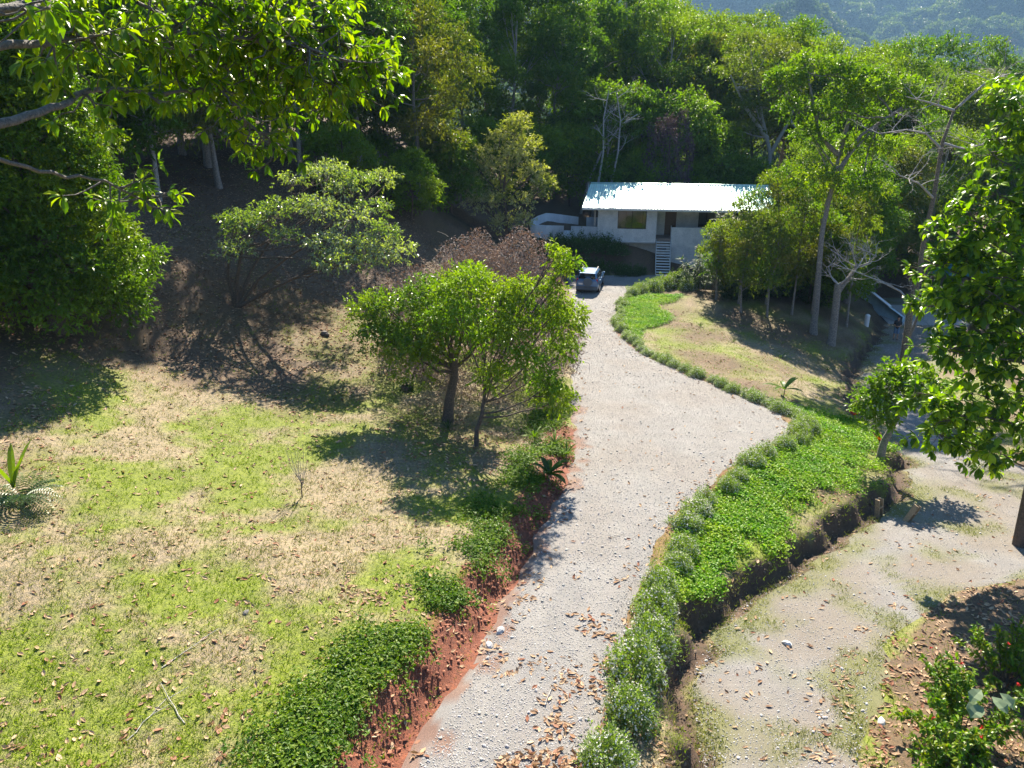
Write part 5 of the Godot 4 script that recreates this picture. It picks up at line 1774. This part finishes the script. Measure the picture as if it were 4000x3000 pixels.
	box(T, "terrace_floor", V(-5.9, -0.6, -5.1), V(-0.005, -0.02, -0.09), M.tilefloor)
	part(T, "ramp", prism([Vector2(0.5, -0.35), Vector2(0.1, 0.28), Vector2(-0.6, 0.28), Vector2(-0.6, -0.35)], -2.99, -2.36), M.wall)


# ---------------------------------------------------------------- car
func loft(stations: Array, ring: Callable, caps := true) -> ArrayMesh:
	var st := SurfaceTool.new()
	st.begin(Mesh.PRIMITIVE_TRIANGLES)
	st.set_smooth_group(1)
	var rings := []
	for s in stations: rings.append(ring.call(s))
	for i in rings.size() - 1:
		var a: Array = rings[i]
		var b: Array = rings[i + 1]
		for j in a.size():
			var k := (j + 1) % a.size()
			for q in [a[j], b[j], b[k], a[j], b[k], a[k]]: st.add_vertex(q)
	if caps:
		st.set_smooth_group(2)
		for e in [0, rings.size() - 1]:
			var a: Array = rings[e]
			for j in range(1, a.size() - 1):
				for q in ([a[0], a[j], a[j + 1]] if e == 0 else [a[0], a[j + 1], a[j]]): st.add_vertex(q)
	st.generate_normals()
	return st.commit()


func quad_mesh(a: Vector3, b: Vector3, c: Vector3, d: Vector3, thick: Vector3) -> ArrayMesh:
	var st := SurfaceTool.new()
	st.begin(Mesh.PRIMITIVE_TRIANGLES)
	var p := [a, b, c, d]
	for q in [0, 1, 2, 0, 2, 3]: st.add_vertex(p[q] + thick)
	for q in [0, 2, 1, 0, 3, 2]: st.add_vertex(p[q])
	for i in 4:
		var j := (i + 1) % 4
		for q in [p[i], p[j], p[j] + thick, p[i], p[j] + thick, p[i] + thick]: st.add_vertex(q)
	st.generate_normals()
	return st.commit()


func car() -> void:
	var C := thing("car", "blue grey sport utility car with a covered spare wheel, parked before the house", "car", V(6.3, lin(DH, -61.2), -61.4), deg_to_rad(-13.0))
	# +z is the tail
	var body := func(s: Array) -> Array:
		var z: float = s[0]; var w: float = s[1]; var y0: float = s[2]; var y1: float = s[3]
		var out := []
		for q in [[-0.85, y0], [-0.97, y0 + 0.1], [-1.0, y0 + (y1 - y0) * 0.45], [-0.97, y1 - 0.12], [-0.88, y1], [0.88, y1], [0.97, y1 - 0.12], [1.0, y0 + (y1 - y0) * 0.45], [0.97, y0 + 0.1], [0.85, y0]]:
			out.append(V(q[0] * w, q[1], z))
		return out
	part(C, "body", loft([[-2.2, 0.66, 0.38, 0.72], [-2.08, 0.80, 0.28, 0.86], [-1.6, 0.90, 0.26, 0.98], [-0.95, 0.91, 0.26, 1.06], [0.0, 0.915, 0.26, 1.08], [1.3, 0.915, 0.28, 1.10], [1.85, 0.89, 0.33, 1.10], [2.05, 0.86, 0.40, 1.08], [2.10, 0.82, 0.45, 1.04]], body), M.car)
	var cab := func(s: Array) -> Array:
		var z: float = s[0]; var wb: float = s[1]; var wt: float = s[2]; var y: float = s[3]
		return [V(-wb, 1.06, z), V(-wt, y - 0.07, z + s[4]), V(-wt * 0.86, y, z + s[4]), V(wt * 0.86, y, z + s[4]), V(wt, y - 0.07, z + s[4]), V(wb, 1.06, z)]
	part(C, "cabin", loft([[-1.0, 0.80, 0.78, 1.10, 0.05], [-0.75, 0.83, 0.66, 1.57, 0.38], [0.2, 0.845, 0.665, 1.67, 0.1], [1.2, 0.845, 0.665, 1.69, 0.1], [1.95, 0.82, 0.65, 1.64, -0.12], [2.06, 0.80, 0.76, 1.12, -0.02]], cab), M.car)
	for s in [-1, 1]:
		for z in [[-0.55, 0.28, 0.0], [0.34, 1.12, 0.0], [1.18, 1.68, 0.06]]:
			part(C, "side_window", quad_mesh(V(s * 0.838, 1.12, z[0]), V(s * 0.838, 1.12, z[1]), V(s * 0.70, 1.53, z[1] - z[2] + 0.05), V(s * 0.70, 1.53, z[0] + 0.09), V(s * 0.016, 0.006, 0)), M.car_glass)
		for z in [0.0, 0.9]:
			box(C, "door_handle", V(s * 0.895, 0.96, z + 0.22), V(s * 0.935, 0.99, z + 0.42), M.car)
		part(C, "mirror", quad_mesh(V(s * 0.86, 1.08, -0.62), V(s * 1.06, 1.10, -0.58), V(s * 1.05, 1.24, -0.58), V(s * 0.87, 1.2, -0.62), V(0, 0, -0.12)), M.car)
		box(C, "roof_rail", V(s * 0.56, 1.70, -0.2), V(s * 0.60, 1.74, 1.5), M.plastic)
		part(C, "tail_light", quad_mesh(V(s * 0.68, 0.86, 2.062), V(s * 0.845, 0.86, 2.0), V(s * 0.80, 1.2, 1.97), V(s * 0.69, 1.2, 2.03), V(s * 0.02, 0, 0.035)), M.lamp_red)
		for z in [-1.32, 1.28]:
			var w := Node3D.new()
			w.name = "wheel"
			w.position = V(s * 0.80, 0.345, z)
			w.rotation.z = PI / 2
			C.add_child(w, true)
			var ty := CylinderMesh.new()
			ty.top_radius = 0.345; ty.bottom_radius = 0.345; ty.height = 0.24; ty.radial_segments = 24
			part(w, "tyre", ty, M.tyre)
			var rm := CylinderMesh.new()
			rm.top_radius = 0.22; rm.bottom_radius = 0.22; rm.height = 0.26; rm.radial_segments = 16
			part(w, "rim", rm, M.rim)
			var ar := TorusMesh.new()
			ar.inner_radius = 0.36; ar.outer_radius = 0.43; ar.rings = 20; ar.ring_segments = 6
			var am := part(C, "wheel_arch", ar, M.plastic, V(s * 0.885, 0.36, z))
			am.rotation.z = PI / 2
			am.scale = V(1, 0.35, 1)
	part(C, "rear_window", quad_mesh(V(-0.66, 1.2, 2.06), V(0.66, 1.2, 2.06), V(0.57, 1.55, 1.90), V(-0.57, 1.55, 1.90), V(0, 0.01, 0.025)), M.car_glass)
	part(C, "windscreen", quad_mesh(V(0.7, 1.14, -0.99), V(-0.7, 1.14, -0.99), V(-0.58, 1.55, -0.50), V(0.58, 1.55, -0.50), V(0, 0.02, -0.02)), M.car_glass)
	box(C, "bumper", V(-0.84, 0.36, 2.0), V(0.84, 0.62, 2.19), M.cover)
	box(C, "bumper_skirt", V(-0.72, 0.28, 1.95), V(0.72, 0.358, 2.14), M.plastic)
	box(C, "number_plate", V(-0.66, 0.74, 2.1), V(-0.34, 0.87, 2.118), M.plate)
	var cv := CylinderMesh.new()
	cv.top_radius = 0.33; cv.bottom_radius = 0.355; cv.height = 0.2; cv.radial_segments = 32
	var sp := part(C, "spare_wheel_cover", cv, M.cover, V(0.08, 0.98, 2.2))
	sp.rotation.x = PI / 2
	var rg := TorusMesh.new()
	rg.inner_radius = 0.33; rg.outer_radius = 0.375; rg.rings = 32; rg.ring_segments = 8
	part(sp, "cover_ring", rg, M.car)
	box(C, "spoiler", V(-0.6, 1.6, 1.8), V(0.6, 1.645, 2.0), M.car)
	box(C, "brake_light", V(-0.18, 1.585, 1.94), V(0.18, 1.6, 1.99), M.lamp_red)


# ---------------------------------------------------------------- yard things on the lower road
func nets(bones: Array, cell: float, blend: float, out_v: PackedVector3Array, out_c: PackedColorArray, out_i: PackedInt32Array) -> void:
	var lo := V(1e9, 1e9, 1e9)
	var hi := -lo
	for b in bones:
		for e in 2:
			var r: float = b[2 + e] + cell * 2
			lo = lo.min(b[e] - V(r, r, r)); hi = hi.max(b[e] + V(r, r, r))
	var nx := int((hi.x - lo.x) / cell) + 2
	var ny := int((hi.y - lo.y) / cell) + 2
	var nzz := int((hi.z - lo.z) / cell) + 2
	var f := PackedFloat32Array()
	f.resize(nx * ny * nzz)
	f.fill(9.0)
	var near := PackedFloat32Array(); near.resize(f.size()); near.fill(9.0)
	var who := PackedInt32Array(); who.resize(f.size())
	for bi in bones.size():
		var b: Array = bones[bi]
		var pa: Vector3 = b[0]
		var ab: Vector3 = b[1] - b[0]
		var l2 := maxf(ab.length_squared(), 1e-8)
		var m: float = maxf(b[2], b[3]) + blend * 2.0 + cell
		var p0: Vector3 = (b[0] as Vector3).min(b[1]) - V(m, m, m)
		var p1: Vector3 = (b[0] as Vector3).max(b[1]) + V(m, m, m)
		for k in range(maxi(0, int((p0.z - lo.z) / cell)), mini(nzz, int((p1.z - lo.z) / cell) + 2)):
			for j in range(maxi(0, int((p0.y - lo.y) / cell)), mini(ny, int((p1.y - lo.y) / cell) + 2)):
				for i in range(maxi(0, int((p0.x - lo.x) / cell)), mini(nx, int((p1.x - lo.x) / cell) + 2)):
					var q := lo + V(i, j, k) * cell
					var t := clampf((q - pa).dot(ab) / l2, 0, 1)
					var d := q.distance_to(pa + ab * t) - lerpf(b[2], b[3], t)
					var at := (k * ny + j) * nx + i
					var old := f[at]
					var h := clampf(0.5 + 0.5 * (old - d) / blend, 0, 1)
					f[at] = lerpf(old, d, h) - blend * h * (1 - h)
					if d < near[at]:
						near[at] = d
						who[at] = bi
	var cell_v := {}
	for k in nzz - 1:
		for j in ny - 1:
			for i in nx - 1:
				var at := (k * ny + j) * nx + i
				var s := V(0, 0, 0)
				var cnt := 0
				var any_in := false
				var any_out := false
				for c in 8:
					var w := f[at + (c & 1) + ((c >> 1) & 1) * nx + ((c >> 2) & 1) * nx * ny]
					if w < 0: any_in = true
					else: any_out = true
				if not (any_in and any_out): continue
				for e in [[0, 1], [2, 3], [4, 5], [6, 7], [0, 2], [1, 3], [4, 6], [5, 7], [0, 4], [1, 5], [2, 6], [3, 7]]:
					var c0: int = e[0]
					var c1: int = e[1]
					var w0 := f[at + (c0 & 1) + ((c0 >> 1) & 1) * nx + ((c0 >> 2) & 1) * nx * ny]
					var w1 := f[at + (c1 & 1) + ((c1 >> 1) & 1) * nx + ((c1 >> 2) & 1) * nx * ny]
					if (w0 < 0) == (w1 < 0): continue
					var t := w0 / (w0 - w1)
					s += V(c0 & 1, (c0 >> 1) & 1, (c0 >> 2) & 1).lerp(V(c1 & 1, (c1 >> 1) & 1, (c1 >> 2) & 1), t)
					cnt += 1
				cell_v[at] = out_v.size()
				out_v.append(lo + (V(i, j, k) + s / cnt) * cell)
				out_c.append(bones[who[at]][4])
	var st := [1, nx, nx * ny]
	for at in cell_v:
		for a in 3:
			var w0 := f[at]
			var w1 := f[at + st[a]]
			if (w0 < 0) == (w1 < 0): continue
			var b: int = st[(a + 1) % 3]
			var c: int = st[(a + 2) % 3]
			if not (cell_v.has(at - b) and cell_v.has(at - c) and cell_v.has(at - b - c)): continue
			var q := [cell_v[at], cell_v[at - b], cell_v[at - b - c], cell_v[at - c]]
			if w0 < 0: q.reverse()
			out_i.append_array([q[0], q[1], q[2], q[0], q[2], q[3]])


func person() -> void:
	var at := V(28.55, lin(RH, -55.4), -55.4)
	var o := thing("person", "person in black shirt and blue shorts standing on the lower road, hands held together", "person", at, deg_to_rad(-22.0))
	var skin := Color(0.40, 0.22, 0.14)
	var shirt := Color(0.016, 0.017, 0.02)
	var short := Color(0.10, 0.17, 0.26)
	var shoe := Color(0.05, 0.045, 0.045)
	var hair := Color(0.02, 0.015, 0.012)
	# +z is forward
	var B := [
		[V(0, 0.98, 0), V(0, 1.18, 0), 0.145, 0.145, shirt], [V(-0.05, 1.18, 0), V(-0.07, 1.36, 0), 0.125, 0.125, shirt], [V(0.05, 1.18, 0), V(0.07, 1.36, 0), 0.125, 0.125, shirt], [V(-0.13, 1.43, -0.01), V(0.13, 1.43, -0.01), 0.075, 0.075, shirt],
		[V(0, 1.44, 0), V(0, 1.56, 0.01), 0.058, 0.055, skin],
	]
	for s in [-1, 1]:
		B.append([V(s * 0.19, 1.42, -0.01), V(s * 0.235, 1.16, -0.03), 0.062, 0.05, shirt])
		B.append([V(s * 0.235, 1.16, -0.03), V(s * 0.15, 1.10, 0.17), 0.043, 0.036, skin])
		B.append([V(s * 0.15, 1.10, 0.17), V(s * 0.075, 1.11, 0.25), 0.034, 0.026, skin])
		B.append([V(s * 0.085, 0.93, 0), V(s * 0.105, 0.56, 0.015), 0.108, 0.088, short])
		B.append([V(s * 0.105, 0.55, 0.015), V(s * 0.11, 0.48, 0.015), 0.062, 0.055, skin])
		B.append([V(s * 0.11, 0.48, 0.01), V(s * 0.115, 0.32, -0.01), 0.055, 0.056, skin])
		B.append([V(s * 0.115, 0.32, -0.01), V(s * 0.12, 0.09, -0.02), 0.054, 0.038, skin])
		B.append([V(s * 0.12, 0.05, -0.05), V(s * 0.14, 0.04, 0.14), 0.045, 0.036, shoe])
	var v := PackedVector3Array(); var c := PackedColorArray(); var ix := PackedInt32Array()
	nets(B, 0.02, 0.03, v, c, ix)
	var hd := [[V(0, 1.665, -0.01), V(0, 1.665, 0.005), 0.088, 0.085, skin], [V(0, 1.6, 0.03), V(0, 1.585, 0.045), 0.055, 0.045, skin], [V(0, 1.54, 0), V(0, 1.6, 0.01), 0.055, 0.055, skin], [V(0, 1.66, 0.085), V(0, 1.625, 0.105), 0.009, 0.014, skin], [V(0, 1.70, -0.025), V(0, 1.70, -0.03), 0.094, 0.092, hair], [V(0, 1.74, 0.01), V(0, 1.73, 0.04), 0.06, 0.045, hair],
		[V(-0.086, 1.64, 0), V(-0.09, 1.66, -0.01), 0.016, 0.018, skin], [V(0.086, 1.64, 0), V(0.09, 1.66, -0.01), 0.016, 0.018, skin], [V(-0.032, 1.665, 0.082), V(-0.030, 1.665, 0.084), 0.009, 0.009, hair], [V(0.032, 1.665, 0.082), V(0.030, 1.665, 0.084), 0.009, 0.009, hair], [V(-0.02, 1.598, 0.085), V(0.02, 1.598, 0.085), 0.008, 0.008, Color(0.30, 0.12, 0.10)]]
	nets(hd, 0.008, 0.01, v, c, ix)
	for s in [-1, 1]:
		var H := [[V(s * 0.08, 1.11, 0.245), V(s * 0.05, 1.115, 0.29), 0.026, 0.024, skin]]
		for k in 4:
			var y := 1.14 - k * 0.017
			var l: float = [0.9, 1.0, 0.95, 0.75][k]
			var a := V(s * 0.052, y, 0.295)
			var b := a + V(-s * 0.012, 0, 0.032 * l)
			H.append([a, b, 0.0085, 0.008, skin])
			H.append([b, b + V(-s * 0.03 * l, -0.004, 0.006), 0.008, 0.0075, skin])
		H.append([V(s * 0.075, 1.13, 0.26), V(s * 0.055, 1.155, 0.275), 0.011, 0.0095, skin])
		H.append([V(s * 0.055, 1.155, 0.275), V(s * 0.03, 1.16, 0.285), 0.0095, 0.008, skin])
		nets(H, 0.005, 0.004, v, c, ix)
	part(o, "body", surface(v, PackedVector3Array(), c, ix, M.person))


func yard() -> void:
	# concrete apron, divided by joints
	var ap := thing("concrete_apron", "pale concrete slabs laid across the end of the lower road", "slab", V(34.0, -6.02, -63.0), deg_to_rad(-10.0))
	for i in 2:
		for j in 3:
			box(ap, "slab", V(-3.1 + i * 3.12, -0.2, -3.1 + j * 2.1), V(-0.02 + i * 3.12, 0.02 + 0.004 * ((i + j) % 2), -1.02 + j * 2.1), M.concrete)
	var b := V(30.3, height(30.3, -64.0), -64.0)
	var w := thing("retaining_wall", "pale blue sloping retaining wall between the grassy bank and the concrete slabs", "wall", V(30.7, -5.65, -63.8), deg_to_rad(108.0))
	part(w, "wall", prism2([Vector2(-3.2, -0.6), Vector2(3.2, -0.6), Vector2(3.2, 2.0), Vector2(-1.6, 0.55), Vector2(-3.2, 0.12)], 0.22), M.blue_paint)
	part(w, "coping", prism2([Vector2(-1.6, 0.553), Vector2(3.2, 2.003), Vector2(3.2, 2.09), Vector2(-1.6, 0.64)], 0.3), M.trim)
	var lw := thing("low_white_wall", "low white wall on the grass behind the dark trunk", "wall", V(25.6, -4.6, -66.8), deg_to_rad(8.0))
	box(lw, "wall", V(-2.4, -0.6, -0.1), V(1.8, 0.42, 0.1), M.wall)
	box(lw, "coping", V(-2.45, 0.422, -0.16), V(1.85, 0.5, 0.16), M.trim)
	var pp := thing("standpipe", "short white capped pipe standing in the bank beside the lower road", "pipe", V(27.4, height(27.4, -57.9), -57.9))
	var cy := CylinderMesh.new()
	cy.top_radius = 0.19; cy.bottom_radius = 0.19; cy.height = 0.9; cy.radial_segments = 20
	part(pp, "pipe", cy, M.pipe, V(0, 0.35, 0))
	var sp := SphereMesh.new()
	sp.radius = 0.2; sp.height = 0.16; sp.is_hemisphere = true
	part(pp, "cap", sp, M.pipe, V(0, 0.8, 0))
	# teal shed among the trees
	var sh := thing("shed", "open timber shed with teal ribbed metal roof among the trees", "shed", V(42.2, -6.6, -73.0), deg_to_rad(-18.0))
	for x in [-2.6, 2.6]:
		for z in [-1.6, 1.6]:
			box(sh, "post", V(x - 0.07, -0.4, z - 0.07), V(x + 0.07, 2.1, z + 0.07), M.bark_grey)
	for k in 12:
		var x0 := -3.1 + k * 0.52
		for s in [-1, 1]:
			part(sh, "roof_panel", prism([Vector2(2.05, s * 2.1), Vector2(3.25, 0), Vector2(3.28, 0), Vector2(2.08 + 0.03 * (k % 2), s * 2.1)], x0, x0 + 0.515), M.teal_roof)
	box(sh, "ridge_cap", V(-3.12, 3.28, -0.12), V(3.15, 3.32, 0.12), M.teal_roof)
	# timber stakes in the ditch
	for s in [[13.5, -25.0, 0.15, "upright sawn timber box stake at the edge of the cut"], [14.2, -24.5, -0.5, "tilted sawn timber box stake lying in the ditch"]]:
		var st := thing("timber_stake", s[3], "stake", V(s[0], height(s[0], s[1]) - 0.1, s[1]), 0.5)
		st.rotation.z = s[2] * 0.6
		st.rotation.x = -s[2] * 0.5
		box(st, "board", V(-0.12, -0.1, -0.09), V(-0.08, 0.85, 0.09), M.raw_wood)
		box(st, "board", V(0.08, -0.1, -0.09), V(0.12, 0.85, 0.09), M.raw_wood)
		box(st, "board", V(-0.078, -0.1, -0.09), V(0.078, 0.85, -0.05), M.raw_wood)
		box(st, "end_block", V(-0.078, 0.5, -0.048), V(0.078, 0.56, 0.09), M.raw_wood)
	# hanging basket under the shade tree
	var hb := thing("hanging_basket", "dark hanging basket with trailing leaves under the shade tree's edge", "basket", V(-4.3, 0.25, -29.6))
	var S := Solid.new()
	S.tube([V(0, 0, 0), V(0, 0.12, 0), V(0, 0.3, 0)], [0.1, 0.19, 0.22], 12)
	part(hb, "basket", S.mesh(M.bark_dark))
	S = Solid.new()
	for k in 3:
		var a := k * TAU / 3
		S.tube([V(cos(a) * 0.2, 0.3, sin(a) * 0.2), V(0, 0.8, 0), V(0, 1.5, 0)], [0.006, 0.006, 0.006], 3)
	part(hb, "hanger", S.mesh(M.frame))
	rng.seed = 900
	var L := Leaves.new()
	for k in 120:
		var u := ru()
		L.leaf(V(u.x * 0.2, 0.3 + absf(u.y) * 0.12 - 0.2 * r01(), u.z * 0.2), (u + V(0, -0.6, 0)).normalized(), ru(), 0.14, 0.07, Color(0.05, 0.09, 0.025))
	part(hb, "foliage", L.mesh(M.leaf)).set_meta("kind", "stuff")


func prism2(pts: Array, thick: float) -> ArrayMesh:
	# polygon in x, y given a thickness in z
	var st := SurfaceTool.new()
	st.begin(Mesh.PRIMITIVE_TRIANGLES)
	var n := pts.size()
	var h := thick * 0.5
	for i in n:
		var a: Vector2 = pts[i]
		var b: Vector2 = pts[(i + 1) % n]
		for q in [V(a.x, a.y, -h), V(b.x, b.y, -h), V(b.x, b.y, h), V(a.x, a.y, -h), V(b.x, b.y, h), V(a.x, a.y, h)]: st.add_vertex(q)
	for i in range(1, n - 1):
		for q in [V(pts[0].x, pts[0].y, h), V(pts[i + 1].x, pts[i + 1].y, h), V(pts[i].x, pts[i].y, h), V(pts[0].x, pts[0].y, -h), V(pts[i].x, pts[i].y, -h), V(pts[i + 1].x, pts[i + 1].y, -h)]: st.add_vertex(q)
	st.generate_normals()
	return st.commit()


var clock := 0
func lap(what: String) -> void:
	print(what, " ", Time.get_ticks_msec() - clock)
	clock = Time.get_ticks_msec()


func _ready() -> void:
	# camera
	var cam := Camera3D.new()
	cam.name = "camera"
	cam.position = CAM
	cam.rotation_degrees = Vector3(-21, 0, 0)
	cam.fov = 52.48
	cam.near = 0.1
	cam.far = 9000
	add_child(cam)
	# sky, haze, exposure
	var we := WorldEnvironment.new()
	we.name = "world"
	var env := Environment.new()
	var sky := Sky.new()
	var sm_ := ProceduralSkyMaterial.new()
	sm_.sky_top_color = Color(0.34, 0.50, 0.72)
	sm_.sky_horizon_color = Color(0.66, 0.75, 0.82)
	sm_.ground_bottom_color = Color(0.12, 0.13, 0.08)
	sm_.ground_horizon_color = Color(0.55, 0.62, 0.66)
	sm_.sky_curve = 0.12
	sky.sky_material = sm_
	env.background_mode = Environment.BG_SKY
	env.sky = sky
	env.background_energy_multiplier = 0.37
	env.tonemap_mode = Environment.TONE_MAPPER_LINEAR
	env.tonemap_exposure = 4.5
	env.fog_enabled = true
	env.fog_density = 0.00015
	env.fog_light_color = Color(0.62, 0.80, 0.97)
	env.sdfgi_enabled = true
	env.ssao_enabled = true
	env.ssil_enabled = true
	we.environment = env
	add_child(we)
	# sun: ahead of the camera and a little to its right
	var sun := DirectionalLight3D.new()
	sun.name = "sun"
	var el := deg_to_rad(39.0)
	var az := deg_to_rad(8.0)
	var to_sun := Vector3(sin(az) * cos(el), sin(el), -cos(az) * cos(el))
	sun.light_energy = 1.6
	sun.light_color = Color(1.0, 0.955, 0.88)
	sun.light_angular_distance = 0.5
	sun.shadow_enabled = true
	add_child(sun)
	sun.look_at_from_position(to_sun * 100.0, Vector3.ZERO)

	clock = Time.get_ticks_msec()
	nz.seed = 4; nz.frequency = 0.05; nz.fractal_octaves = 3
	nf.seed = 9; nf.frequency = 0.05; nf.fractal_octaves = 2
	make_materials()
	lap("materials")
	solve_land()
	lap("land")
	build_ground()
	ribbon("drive", DL, DR, DH, -2.0, -66.0, true)
	ribbon("road", RL, RR, RH, -2.0, -70.0, false)
	lap("ground")
	far_land()
	lap("far")
	house()
	car()
	person()
	yard()
	lap("built")
	forest()
	lap("forest")
	key_trees()
	lap("key trees")
	near_trees()
	lap("near trees")
	shrubs()
	plants()
	lap("shrubs")
	scatter_ground()
	lap("scatter")
